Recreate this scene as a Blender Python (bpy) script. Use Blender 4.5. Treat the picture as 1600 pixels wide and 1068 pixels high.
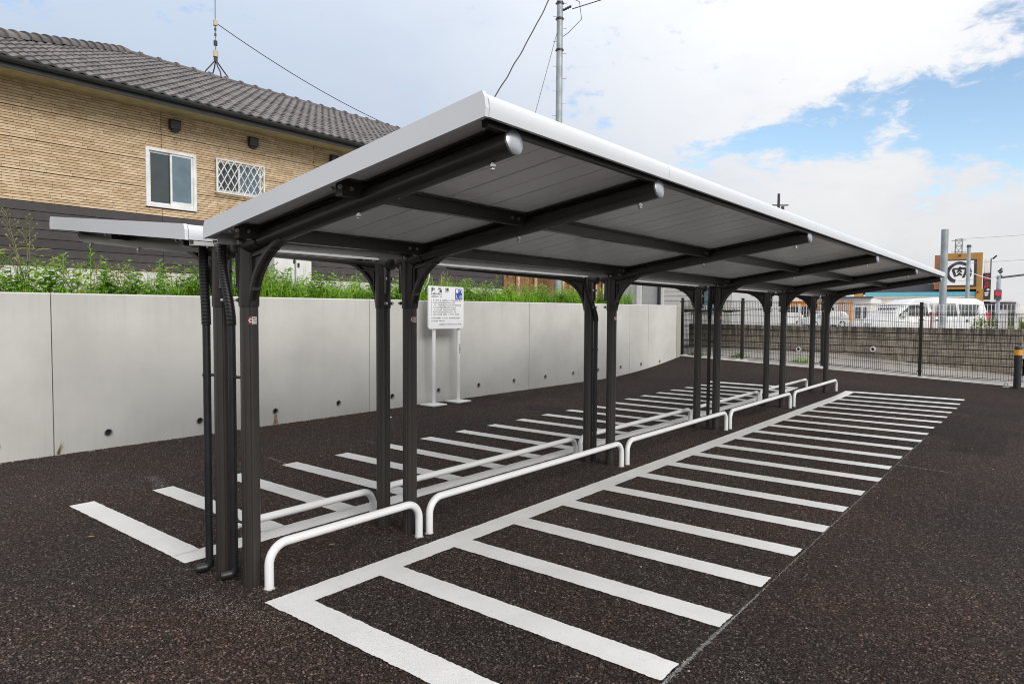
import bpy, bmesh, math, random
from math import sin, cos, pi, radians, sqrt, atan2
from mathutils import Vector, Matrix

random.seed(7)
SC = bpy.context.scene
COL = SC.collection
for o in list(bpy.data.objects):
    bpy.data.objects.remove(o)

# ---------------------------------------------------------------- camera
YAW, PITCH, ROLL = -0.6754, -0.0431, 0.0058
CAM = Vector((2.908, -1.941, 1.477))
fw = Vector((sin(YAW) * cos(PITCH), cos(YAW) * cos(PITCH), sin(PITCH)))
rt0 = Vector((cos(YAW), -sin(YAW), 0))
up0 = rt0.cross(fw)
rt = rt0 * cos(ROLL) + up0 * sin(ROLL)
up = -rt0 * sin(ROLL) + up0 * cos(ROLL)
cd = bpy.data.cameras.new('camera')
cam = bpy.data.objects.new('camera', cd)
COL.objects.link(cam)
M3 = Matrix((rt, up, -fw)).transposed()
cam.matrix_world = Matrix.Translation(CAM) @ M3.to_4x4()
cd.sensor_width = 36.0
cd.lens = 1059.0 / 1600.0 * 36.0
cd.clip_start = 0.05
cd.clip_end = 3000
SC.camera = cam

# ---------------------------------------------------------------- exposure
SC.view_settings.view_transform = 'Standard'
SC.view_settings.look = 'None'
SC.view_settings.exposure = 0.56
SC.view_settings.gamma = 1.0
SC.view_settings.use_curve_mapping = False
SC.render.engine = 'CYCLES'
SC.cycles.use_denoising = True
SC.cycles.pixel_filter_type = 'BLACKMAN_HARRIS'
SC.cycles.filter_width = 1.05
SC.cycles.max_bounces = 8
SC.cycles.diffuse_bounces = 5

# ---------------------------------------------------------------- sun + sky
SUN_DIR = Vector((0.80, -0.26, 0.52)).normalized()      # towards the sun
sl = bpy.data.lights.new('sun', 'SUN')
sl.energy = 1.5
sl.angle = radians(32)
sl.color = (1.0, 0.965, 0.91)
so = bpy.data.objects.new('sun', sl)
COL.objects.link(so)
so.rotation_euler = SUN_DIR.to_track_quat('Z', 'Y').to_euler()

world = bpy.data.worlds.new('World')
SC.world = world
world.use_nodes = True
wt = world.node_tree
wt.nodes.clear()


def wn(t, **kw):
    n = wt.nodes.new(t)
    for k, v in kw.items():
        setattr(n, k, v)
    return n


def wmath(op, a, b=None, c=None):
    n = wn('ShaderNodeMath', operation=op)
    for i, v in enumerate((a, b, c)):
        if v is None:
            continue
        if isinstance(v, (int, float)):
            n.inputs[i].default_value = v
        else:
            wt.links.new(v, n.inputs[i])
    return n.outputs[0]


def wsmooth(v, lo, hi):
    n = wn('ShaderNodeMapRange', interpolation_type='SMOOTHSTEP')
    wt.links.new(v, n.inputs[0])
    n.inputs[1].default_value = lo
    n.inputs[2].default_value = hi
    return n.outputs[0]


def wdot(v, vec):
    n = wn('ShaderNodeVectorMath', operation='DOT_PRODUCT')
    wt.links.new(v, n.inputs[0])
    n.inputs[1].default_value = vec
    return n.outputs['Value']


def azel(a, e):
    a, e = radians(a), radians(e)
    return Vector((sin(a) * cos(e), cos(a) * cos(e), sin(e)))


tc = wn('ShaderNodeTexCoord')
D = tc.outputs['Generated']
sky = wn('ShaderNodeTexSky', sky_type='NISHITA')
sky.sun_disc = False
sky.sun_elevation = math.asin(SUN_DIR.z)
sky.sun_rotation = atan2(SUN_DIR.x, SUN_DIR.y)
sky.air_density = 1.0
sky.dust_density = 0.6
sky.ozone_density = 1.5
sep = wn('ShaderNodeSeparateXYZ')
wt.links.new(D, sep.inputs[0])
zz = wmath('ADD', wmath('MAXIMUM', sep.outputs[2], 0.0), 0.16)
cx = wmath('DIVIDE', sep.outputs[0], zz)
cy = wmath('DIVIDE', sep.outputs[1], zz)
cmb = wn('ShaderNodeCombineXYZ')
wt.links.new(cx, cmb.inputs[0])
wt.links.new(cy, cmb.inputs[1])
P = cmb.outputs[0]


def wnoise(vec, scale, detail=6, rough=0.55, dist=0.0, off=(0, 0, 0), sc=(1, 1, 1)):
    mp = wn('ShaderNodeMapping')
    wt.links.new(vec, mp.inputs[0])
    mp.inputs['Location'].default_value = off
    mp.inputs['Scale'].default_value = sc
    n = wn('ShaderNodeTexNoise')
    wt.links.new(mp.outputs[0], n.inputs['Vector'])
    n.inputs['Scale'].default_value = scale
    n.inputs['Detail'].default_value = detail
    n.inputs['Roughness'].default_value = rough
    n.inputs['Distortion'].default_value = dist
    return n.outputs['Fac']


n1 = wnoise(P, 1.5, 9, 0.6, 0.25, (3.1, 1.7, 0))
n2 = wnoise(P, 0.7, 4, 0.5, 0.1, (7.7, 2.2, 0))
nd = wnoise(D, 7.0, 9, 0.62, 0.3, (1.3, 4.2, 2.0), (1, 1, 1.8))
nf = wnoise(D, 19.0, 8, 0.65, 0.4, (5.3, 0.2, 1.0), (1, 1, 2.2))
# the gap in the cloud deck: a long band of clear sky over the street
da, db = azel(2, 14.6), azel(-25, 12.9)
nrm = da.cross(db).normalized()
mid = (da + db).normalized()
across = wmath('ABSOLUTE', wdot(D, nrm))
along = wdot(D, (da - db).normalized())
wid = wmath('ADD', 0.024, wmath('MULTIPLY', wmath('MAXIMUM', wmath('ADD', along, 0.16), 0.0), 0.20))
gapf = wmath('SUBTRACT', 1.0, wsmooth(wmath('DIVIDE', across, wid), 0.15, 1.5))
inr = wmath('MULTIPLY', wsmooth(wdot(D, mid), 0.85, 0.93), wsmooth(along, -0.30, -0.17))
gap = wmath('MULTIPLY', gapf, inr)
cover = wmath('ADD', wmath('ADD', wmath('MULTIPLY', wmath('SUBTRACT', nd, 0.5), 2.3), wmath('MULTIPLY', wmath('SUBTRACT', nf, 0.5), 2.3)), wmath('ADD', 0.92, wmath('MULTIPLY', wmath('SUBTRACT', n1, 0.5), 0.9)))
cover = wmath('SUBTRACT', cover, wmath('MULTIPLY', gap, 0.90))
low = wmath('MULTIPLY', wmath('SUBTRACT', 1.0, wsmooth(wmath('ABSOLUTE', wmath('SUBTRACT', sep.outputs[2], 0.135)), 0.0, 0.05)), wsmooth(wdot(D, azel(2, 8)), 0.95, 0.995))
cover = wmath('SUBTRACT', cover, wmath('MULTIPLY', low, 0.40))
mask = wsmooth(cover, 0.02, 0.66)
# brightness of the cloud deck
cr = wn('ShaderNodeValToRGB')
shade = wmath('ADD', wmath('MULTIPLY', n2, 0.55), wmath('MULTIPLY', nd, 0.45))
wt.links.new(shade, cr.inputs[0])
cr.color_ramp.elements[0].position = 0.30
cr.color_ramp.elements[0].color = (0.49, 0.503, 0.535, 1)
cr.color_ramp.elements[1].position = 0.56
cr.color_ramp.elements[1].color = (0.585, 0.588, 0.596, 1)
# thinner, bluer cloud away from the sun side
thin = wsmooth(wdot(D, Vector((-0.96, 0.28, 0.0)).normalized()), 0.45, 1.0)
mx = wn('ShaderNodeMix', data_type='RGBA')
wt.links.new(wmath('MULTIPLY', thin, 0.85), mx.inputs[0])
wt.links.new(cr.outputs[0], mx.inputs[6])
mx.inputs[7].default_value = (0.29, 0.355, 0.455, 1)
sc10 = wn('ShaderNodeVectorMath', operation='SCALE')
wt.links.new(mx.outputs[2], sc10.inputs[0])
wt.links.new(wmath('MULTIPLY', wmath('ADD', 0.86, wmath('MULTIPLY', wmath('MAXIMUM', sep.outputs[2], 0.0), 1.0)), 10.0), sc10.inputs['Scale'])
blue = wn('ShaderNodeVectorMath', operation='MULTIPLY')
wt.links.new(sky.outputs[0], blue.inputs[0])
blue.inputs[1].default_value = (1.45, 1.42, 1.34)
mx2 = wn('ShaderNodeMix', data_type='RGBA')
wt.links.new(mask, mx2.inputs[0])
wt.links.new(blue.outputs[0], mx2.inputs[6])
wt.links.new(sc10.outputs[0], mx2.inputs[7])
bg = wn('ShaderNodeBackground')
wt.links.new(mx2.outputs[2], bg.inputs[0])
bg.inputs[1].default_value = 0.10
wo = wn('ShaderNodeOutputWorld')
wt.links.new(bg.outputs[0], wo.inputs[0])

# ================================================================ materials


class NT:
    def __init__(s, name):
        s.m = bpy.data.materials.new(name)
        s.m.use_nodes = True
        s.t = s.m.node_tree
        s.b = s.t.nodes['Principled BSDF']

    def n(s, t, **kw):
        x = s.t.nodes.new(t)
        for k, v in kw.items():
            setattr(x, k, v)
        return x

    def l(s, a, b):
        s.t.links.new(a, b)

    def coord(s, kind='Object', sc=(1, 1, 1)):
        c = s.n('ShaderNodeTexCoord')
        mp = s.n('ShaderNodeMapping')
        s.l(c.outputs[kind], mp.inputs[0])
        mp.inputs['Scale'].default_value = sc
        return mp.outputs[0]

    def noise(s, vec, scale, detail=4, rough=0.55):
        x = s.n('ShaderNodeTexNoise')
        s.l(vec, x.inputs['Vector'])
        x.inputs['Scale'].default_value = scale
        x.inputs['Detail'].default_value = detail
        x.inputs['Roughness'].default_value = rough
        return x.outputs['Fac']

    def vor(s, vec, scale, feature='F1', out='Distance'):
        x = s.n('ShaderNodeTexVoronoi', feature=feature)
        s.l(vec, x.inputs['Vector'])
        x.inputs['Scale'].default_value = scale
        return x.outputs[out]

    def math(s, op, a, b=None):
        x = s.n('ShaderNodeMath', operation=op)
        for i, v in enumerate((a, b)):
            if v is None:
                continue
            if isinstance(v, (int, float)):
                x.inputs[i].default_value = v
            else:
                s.l(v, x.inputs[i])
        return x.outputs[0]

    def rng(s, v, a, b, c=0.0, d=1.0, smooth=True):
        x = s.n('ShaderNodeMapRange', interpolation_type='SMOOTHSTEP' if smooth else 'LINEAR')
        s.l(v, x.inputs[0])
        for i, q in enumerate((a, b, c, d)):
            x.inputs[i + 1].default_value = q
        return x.outputs[0]

    def mix(s, f, a, b, mode='MIX'):
        x = s.n('ShaderNodeMix', data_type='RGBA', blend_type=mode)
        for i, v in ((0, f), (6, a), (7, b)):
            if isinstance(v, (int, float)):
                x.inputs[i].default_value = v
            elif isinstance(v, tuple):
                x.inputs[i].default_value = (*v, 1) if len(v) == 3 else v
            else:
                s.l(v, x.inputs[i])
        return x.outputs[2]

    def bump(s, h, strength=0.3, dist=0.01):
        x = s.n('ShaderNodeBump')
        s.l(h, x.inputs['Height'])
        x.inputs['Strength'].default_value = strength
        x.inputs['Distance'].default_value = dist
        s.l(x.outputs[0], s.b.inputs['Normal'])

    def set(s, col=None, rough=None, metal=None, spec=None):
        for k, v in (('Base Color', col), ('Roughness', rough), ('Metallic', metal), ('Specular IOR Level', spec)):
            if v is None:
                continue
            if isinstance(v, tuple):
                s.b.inputs[k].default_value = (*v, 1)
            elif isinstance(v, (int, float)):
                s.b.inputs[k].default_value = v
            else:
                s.l(v, s.b.inputs[k])
        return s.m


def simple(name, col, rough=0.5, metal=0.0, var=0.12, scale=6.0, bump=0.0, bscale=60.0, spec=None):
    t = NT(name)
    v = t.coord()
    f = t.noise(v, scale, 5)
    lo = tuple(c * (1 - var) for c in col)
    hi = tuple(min(1, c * (1 + var)) for c in col)
    t.set(t.mix(t.rng(f, 0.3, 0.7), lo, hi), t.rng(t.noise(v, scale * 2.3, 3), 0.3, 0.7, rough * 0.88, min(1, rough * 1.12)), metal, spec)
    if bump:
        t.bump(t.noise(v, bscale, 4), bump, 0.01)
    return t.m


def toned(name, cols, rough=0.8, bscale=90, bump=0.25, var=0.15):
    """pieces whose own tone (mesh attribute) picks a colour"""
    t = NT(name)
    a = t.n('ShaderNodeAttribute', attribute_name='tone')
    r = t.n('ShaderNodeValToRGB')
    t.l(a.outputs['Fac'], r.inputs[0])
    el = r.color_ramp.elements
    while len(el) < len(cols):
        el.new(0.5)
    for i, c in enumerate(cols):
        el[i].position = i / (len(cols) - 1)
        el[i].color = (*c, 1)
    v = t.coord()
    f = t.noise(v, 9.0, 6, 0.6)
    t.set(t.mix(1.0, r.outputs[0], t.mix(t.rng(f, 0.25, 0.75), (1 - var,) * 3, (1 + var,) * 3), 'MULTIPLY'), rough)
    t.bump(t.noise(v, bscale, 5), bump, 0.006)
    return t.m


def mat_asphalt():
    t = NT('asphalt')
    v = t.coord()
    wob = t.n('ShaderNodeVectorMath', operation='ADD')
    nz = t.n('ShaderNodeTexNoise')
    t.l(v, nz.inputs['Vector'])
    nz.inputs['Scale'].default_value = 60
    scl = t.n('ShaderNodeVectorMath', operation='SCALE')
    t.l(nz.outputs['Color'], scl.inputs[0])
    scl.inputs['Scale'].default_value = 0.006
    t.l(v, wob.inputs[0])
    t.l(scl.outputs[0], wob.inputs[1])
    vv = wob.outputs[0]
    x = t.n('ShaderNodeTexVoronoi', feature='F1')
    t.l(vv, x.inputs['Vector'])
    x.inputs['Scale'].default_value = 82
    cell = t.n('ShaderNodeSeparateColor')
    t.l(x.outputs['Color'], cell.inputs[0])
    edge = t.vor(vv, 82, 'DISTANCE_TO_EDGE')
    r = t.n('ShaderNodeValToRGB')
    t.l(cell.outputs[0], r.inputs[0])
    el = r.color_ramp.elements
    el[0].position, el[0].color = 0.0, (0.020, 0.0145, 0.0125, 1)
    el[1].position, el[1].color = 1.0, (0.225, 0.172, 0.150, 1)
    for p, c in ((0.45, (0.050, 0.036, 0.0305)), (0.8, (0.096, 0.070, 0.060)), (0.94, (0.150, 0.114, 0.100))):
        e = el.new(p)
        e.color = (*c, 1)
    warm = t.rng(t.noise(v, 0.9, 4), 0.38, 0.62)
    patch = t.rng(t.noise(v, 0.35, 5, 0.6), 0.3, 0.7)
    base = t.mix(1.0, r.outputs[0], t.mix(warm, (0.97, 0.975, 1.0), (1.15, 0.985, 0.91)), 'MULTIPLY')
    base = t.mix(1.0, base, t.mix(patch, (0.80, 0.80, 0.81), (1.22, 1.20, 1.17)), 'MULTIPLY')
    gapm = t.rng(edge, 0.02, 0.27)
    col = t.mix(gapm, (0.010, 0.008, 0.008), base)  # dark bitumen between stones, darkened also to stand in for pit shade
    # scuffs of chalk dust here and there
    ch = t.math('MULTIPLY', t.rng(t.noise(v, 1.7, 3), 0.66, 0.78), t.rng(t.noise(v, 55, 4), 0.55, 0.72))
    col = t.mix(t.math('MULTIPLY', ch, 0.45), col, (0.36, 0.36, 0.36))
    # sandy dust that has settled
    du = t.math('MULTIPLY', t.rng(t.noise(v, 0.5, 5), 0.52, 0.75), t.rng(t.noise(v, 30, 3), 0.4, 0.7))
    col = t.mix(t.math('MULTIPLY', du, 0.16), col, (0.17, 0.14, 0.12))
    h = t.math('MULTIPLY', t.rng(edge, 0.0, 0.40, smooth=False), t.math('ADD', 0.45, t.math('MULTIPLY', cell.outputs[1], 0.8)))
    t.set(col, t.rng(cell.outputs[2], 0, 1, 0.7, 0.98, False), 0.0, 0.15)
    t.bump(h, 1.0, 0.012)
    return t.m


def mat_paint():
    t = NT('road_paint')
    v = t.coord()
    edge = t.vor(v, 95, 'DISTANCE_TO_EDGE')
    f = t.noise(v, 3.0, 6, 0.65)
    f2 = t.noise(v, 40, 4)
    col = t.mix(t.rng(f, 0.3, 0.72), (0.62, 0.616, 0.604), (0.70, 0.696, 0.688))
    col = t.mix(t.math('MULTIPLY', t.rng(f2, 0.58, 0.74), 0.30), col, (0.36, 0.34, 0.32))
    t.set(col, 0.55, 0.0, 0.4)
    h = t.math('ADD', t.rng(edge, 0.0, 0.3), t.math('MULTIPLY', f2, 0.6))
    t.bump(h, 0.28, 0.004)
    return t.m


def mat_concrete(name, col=(0.56, 0.55, 0.525), var=0.10, streak=True):
    t = NT(name)
    v = t.coord()
    f = t.noise(v, 0.8, 6, 0.6)
    c = t.mix(t.rng(f, 0.3, 0.7), tuple(x * (1 - var) for x in col), tuple(min(1, x * (1 + var)) for x in col))
    if streak:
        vs = t.coord('Object', (1, 9, 0.35))
        s = t.rng(t.noise(vs, 1.6, 5, 0.65), 0.45, 0.72)
        sz_ = t.n('ShaderNodeSeparateXYZ')
        g_ = t.n('ShaderNodeNewGeometry')
        t.l(g_.outputs['Position'], sz_.inputs[0])
        s = t.math('MULTIPLY', s, t.math('ADD', 0.25, t.math('ADD', t.rng(sz_.outputs[2], 1.15, 1.66), t.rng(sz_.outputs[2], 0.30, 0.0))))
        c = t.mix(t.math('MULTIPLY', s, 0.17), c, tuple(x * 0.66 for x in col))
    spots = t.rng(t.noise(v, 26, 3, 0.7), 0.70, 0.80)
    c = t.mix(t.math('MULTIPLY', spots, 0.35), c, tuple(x * 0.6 for x in col))
    t.set(c, 0.82, 0, 0.3)
    t.bump(t.math('ADD', t.noise(v, 120, 4), t.noise(v, 7, 3)), 0.12, 0.004)
    return t.m


def mat_block():
    t = NT('stained_block')
    a = t.n('ShaderNodeAttribute', attribute_name='tone')
    g = t.n('ShaderNodeNewGeometry')
    vs = t.n('ShaderNodeMapping')
    t.l(g.outputs['Position'], vs.inputs[0])
    vs.inputs['Scale'].default_value = (5, 1, 0.7)
    s = t.rng(t.noise(vs.outputs[0], 1.6, 5, 0.7), 0.42, 0.60)
    sz_ = t.n('ShaderNodeSeparateXYZ')
    t.l(g.outputs['Position'], sz_.inputs[0])
    s = t.math('MULTIPLY', s, t.math('ADD', 0.30, t.math('MULTIPLY', t.rng(sz_.outputs[2], 0.55, 1.15), 0.70)))
    f = t.noise(g.outputs['Position'], 14, 5, 0.65)
    base = t.mix(a.outputs['Fac'], (0.225, 0.192, 0.150), (0.33, 0.288, 0.232))
    c = t.mix(t.math('MULTIPLY', s, 0.86), base, (0.035, 0.028, 0.024))
    c = t.mix(1.0, c, t.mix(t.rng(f, 0.3, 0.7), (0.75,) * 3, (1.25,) * 3), 'MULTIPLY')
    t.set(c, 0.92)
    t.bump(t.noise(g.outputs['Position'], 70, 4), 0.5, 0.01)
    return t.m


def mat_leaf(name, cols, trans=0.25):
    t = NT(name)
    g = t.n('ShaderNodeNewGeometry')
    r = t.n('ShaderNodeValToRGB')
    t.l(g.outputs['Random Per Island'], r.inputs[0])
    el = r.color_ramp.elements
    while len(el) < len(cols):
        el.new(0.5)
    for i, c in enumerate(cols):
        el[i].position = i / (len(cols) - 1)
        el[i].color = (*c, 1)
    pn = t.noise(g.outputs['Position'], 1.6, 4, 0.6)
    rc = t.mix(1.0, r.outputs[0], t.mix(t.rng(pn, 0.35, 0.65), (0.62, 0.66, 0.55), (1.25, 1.18, 1.25)), 'MULTIPLY')
    t.set(rc, 0.5, 0, 0.4)
    tr = t.n('ShaderNodeBsdfTranslucent')
    t.l(t.mix(1.0, rc, (1.4, 1.5, 0.7), 'MULTIPLY'), tr.inputs[0])
    ms = t.n('ShaderNodeMixShader')
    ms.inputs[0].default_value = trans
    t.l(t.b.outputs[0], ms.inputs[1])
    t.l(tr.outputs[0], ms.inputs[2])
    t.l(ms.outputs[0], t.t.nodes['Material Output'].inputs[0])
    return t.m


def mat_glass(name, col, rough=0.06):
    t = NT(name)
    v = t.coord()
    f = t.noise(v, 2.0, 3)
    t.set(t.mix(t.rng(f, 0.3, 0.7), col, tuple(c * 1.5 for c in col)), rough, 0.0, 0.9)
    return t.m


def mat_steel_roof():
    t = NT('galvanised_panel')
    v = t.coord('Object', (1, 1, 1))
    f = t.noise(v, 0.8, 3, 0.5)
    t.set(t.mix(t.rng(f, 0.3, 0.7), (0.87, 0.88, 0.885), (0.91, 0.92, 0.925)), 0.25, 0.06, 0.8)
    return t.m


MAT = {
    'asphalt': mat_asphalt(), 'paint': mat_paint(),
    'wall': mat_concrete('fair_faced_concrete', (0.51, 0.50, 0.475)),
    'wall_end': mat_concrete('end_concrete', (0.36, 0.35, 0.30)),
    'kerb': mat_concrete('kerb_concrete', (0.62, 0.61, 0.58), 0.12, False),
    'strip': mat_concrete('path_concrete', (0.25, 0.23, 0.21), 0.22, False),
    'lot': mat_concrete('far_paving', (0.36, 0.35, 0.335), 0.15, False),
    'soil': simple('weedy_soil', (0.085, 0.085, 0.035), 0.95, 0, 0.45, 7, 0.6, 30),
    'ground': simple('dry_ground', (0.20, 0.19, 0.15), 0.95, 0, 0.25, 0.2),
    'hole': simple('dark_hole', (0.03, 0.027, 0.025), 0.9),
    'pipe_grey': simple('grey_pvc', (0.33, 0.33, 0.32), 0.5),
    'grit': simple('pale_grit', (0.33, 0.30, 0.27), 0.9, 0, 0.4, 3),
    'chalk': simple('chalk_powder', (0.40, 0.395, 0.39), 0.9, 0, 0.3, 40),
    'rust': simple('rust_stain', (0.26, 0.19, 0.12), 0.9, 0, 0.3, 30),
    'bronze': simple('bronze_black_coating', (0.042, 0.038, 0.0355), 0.33, 0.2, 0.06, 1.2),
    'black': simple('black_plastic', (0.012, 0.012, 0.014), 0.40),
    'fascia': simple('white_fascia', (0.62, 0.64, 0.67), 0.32, 0.0, 0.03, 1.2),
    'panel': mat_steel_roof(),
    'gutter': simple('silver_gutter', (0.68, 0.68, 0.68), 0.35, 0.4, 0.06, 3),
    'bolt': simple('zinc_bolt', (0.62, 0.62, 0.62), 0.3, 0.85),
    'cap': simple('frosted_cap', (0.46, 0.48, 0.52), 0.30, 0.6, 0.04),
    'white': simple('white_coated_steel', (0.74, 0.745, 0.75), 0.38, 0.0, 0.04, 4),
    'red': simple('red_print', (0.42, 0.035, 0.04), 0.5),
    'sticker': simple('white_print', (0.75, 0.75, 0.75), 0.5),
    'ink': simple('black_ink', (0.025, 0.025, 0.028), 0.6),
    'sign_blue': simple('blue_print', (0.02, 0.065, 0.38), 0.5),
    'board': simple('white_board', (0.74, 0.745, 0.76), 0.42, 0, 0.03),
    'brick': toned('tan_brick_siding', [(0.50, 0.355, 0.215), (0.585, 0.435, 0.28), (0.66, 0.51, 0.35)], 0.85, 160, 0.3),
    'mortar': simple('brown_joint', (0.115, 0.072, 0.036), 0.95),
    'dark_board': toned('dark_siding_board', [(0.036, 0.031, 0.033), (0.058, 0.05, 0.052)], 0.7, 60, 0.15),
    'tile': toned('grey_roof_tile', [(0.066, 0.057, 0.057), (0.100, 0.087, 0.086), (0.138, 0.122, 0.119)], 0.55, 40, 0.15, 0.2),
    'roof_under': simple('roof_underlay', (0.03, 0.028, 0.028), 0.9),
    'eave_metal': simple('dark_gutter', (0.030, 0.032, 0.036), 0.4),
    'soffit': simple('beige_soffit', (0.52, 0.44, 0.29), 0.8, 0, 0.12, 8),
    'foundation': mat_concrete('foundation_render', (0.60, 0.59, 0.56), 0.08, True),
    'alu': simple('white_window_frame', (0.72, 0.72, 0.73), 0.4),
    'glass_dark': mat_glass('dark_pane', (0.018, 0.030, 0.034), 0.03),
    'glass_sky': mat_glass('sky_tinted_pane', (0.085, 0.13, 0.165), 0.10),  # reflected sky is painted into the blue base colour
    'galv': simple('galvanised_pole', (0.30, 0.335, 0.355), 0.5, 0.3, 0.15, 4),
    'wood': toned('brown_fence_wood', [(0.16, 0.075, 0.032), (0.25, 0.125, 0.055), (0.52, 0.36, 0.22)], 0.85, 30, 0.3, 0.3),
    'house_grey': simple('grey_cladding', (0.40, 0.405, 0.41), 0.7, 0, 0.05),
    'house_white': simple('white_cladding', (0.66, 0.66, 0.65), 0.7, 0, 0.06),
    'siding': simple('pale_siding', (0.52, 0.51, 0.49), 0.7, 0, 0.06, 3),
    'block': mat_block(),
    'ochre': simple('ochre_cladding', (0.36, 0.185, 0.045), 0.8, 0, 0.08, 1),
    'redbrown': simple('red_brown_cladding', (0.30, 0.12, 0.05), 0.8, 0, 0.08, 1),
    'teal': simple('teal_band', (0.12, 0.37, 0.45), 0.5, 0, 0.05, 1),
    'cream': simple('cream_render', (0.70, 0.64, 0.58), 0.85, 0, 0.06, 1),
    'slate': simple('slate_cladding', (0.072, 0.072, 0.09), 0.6, 0, 0.1, 1),
    'orange': simple('orange_panel', (0.62, 0.22, 0.035), 0.6, 0, 0.1, 1),
    'car_white': simple('white_car_paint', (0.60, 0.61, 0.62), 0.18, 0.0, 0.02, 1),
    'car_silver': simple('silver_car_paint', (0.50, 0.51, 0.53), 0.22, 0.3, 0.03, 1),
    'car_dark': simple('navy_car_paint', (0.02, 0.025, 0.04), 0.2, 0.0, 0.03, 1),
    'rubber': simple('tyre_rubber', (0.018, 0.018, 0.018), 0.85),
    'rim': simple('wheel_rim', (0.45, 0.45, 0.46), 0.3, 0.7),
    'car_glass': mat_glass('car_window', (0.018, 0.022, 0.026), 0.05),
    'red_paint': simple('red_marker', (0.55, 0.02, 0.03), 0.45),
    'yellow': simple('yellow_band', (0.72, 0.33, 0.012), 0.5),
    'bollard': simple('dark_rubber_post', (0.014, 0.014, 0.017), 0.55),
    'fence_dark': simple('dark_brown_fence', (0.011, 0.009, 0.008), 0.5),
    'cream_mesh': simple('white_wire', (0.74, 0.74, 0.73), 0.5),
    'grass': mat_leaf('grass_blades', [(0.085, 0.20, 0.016), (0.15, 0.34, 0.024), (0.24, 0.44, 0.04), (0.32, 0.43, 0.08)], 0.4),
    'weed': mat_leaf('weed_leaves', [(0.065, 0.16, 0.017), (0.15, 0.32, 0.03), (0.30, 0.47, 0.065)], 0.35),
    'weed_pale': mat_leaf('dry_weed', [(0.16, 0.20, 0.055), (0.28, 0.27, 0.10), (0.36, 0.32, 0.16)], 0.3),
    'hedge': mat_leaf('hedge_leaves', [(0.12, 0.16, 0.03), (0.22, 0.25, 0.06)], 0.2),
    'wire': simple('dark_cable', (0.03, 0.03, 0.032), 0.6),
    'wire_grey': simple('grey_cable', (0.20, 0.20, 0.21), 0.6),
    'leaf_dry': simple('dry_leaf', (0.45, 0.24, 0.05), 0.8),
}

# ================================================================ mesh building


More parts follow.
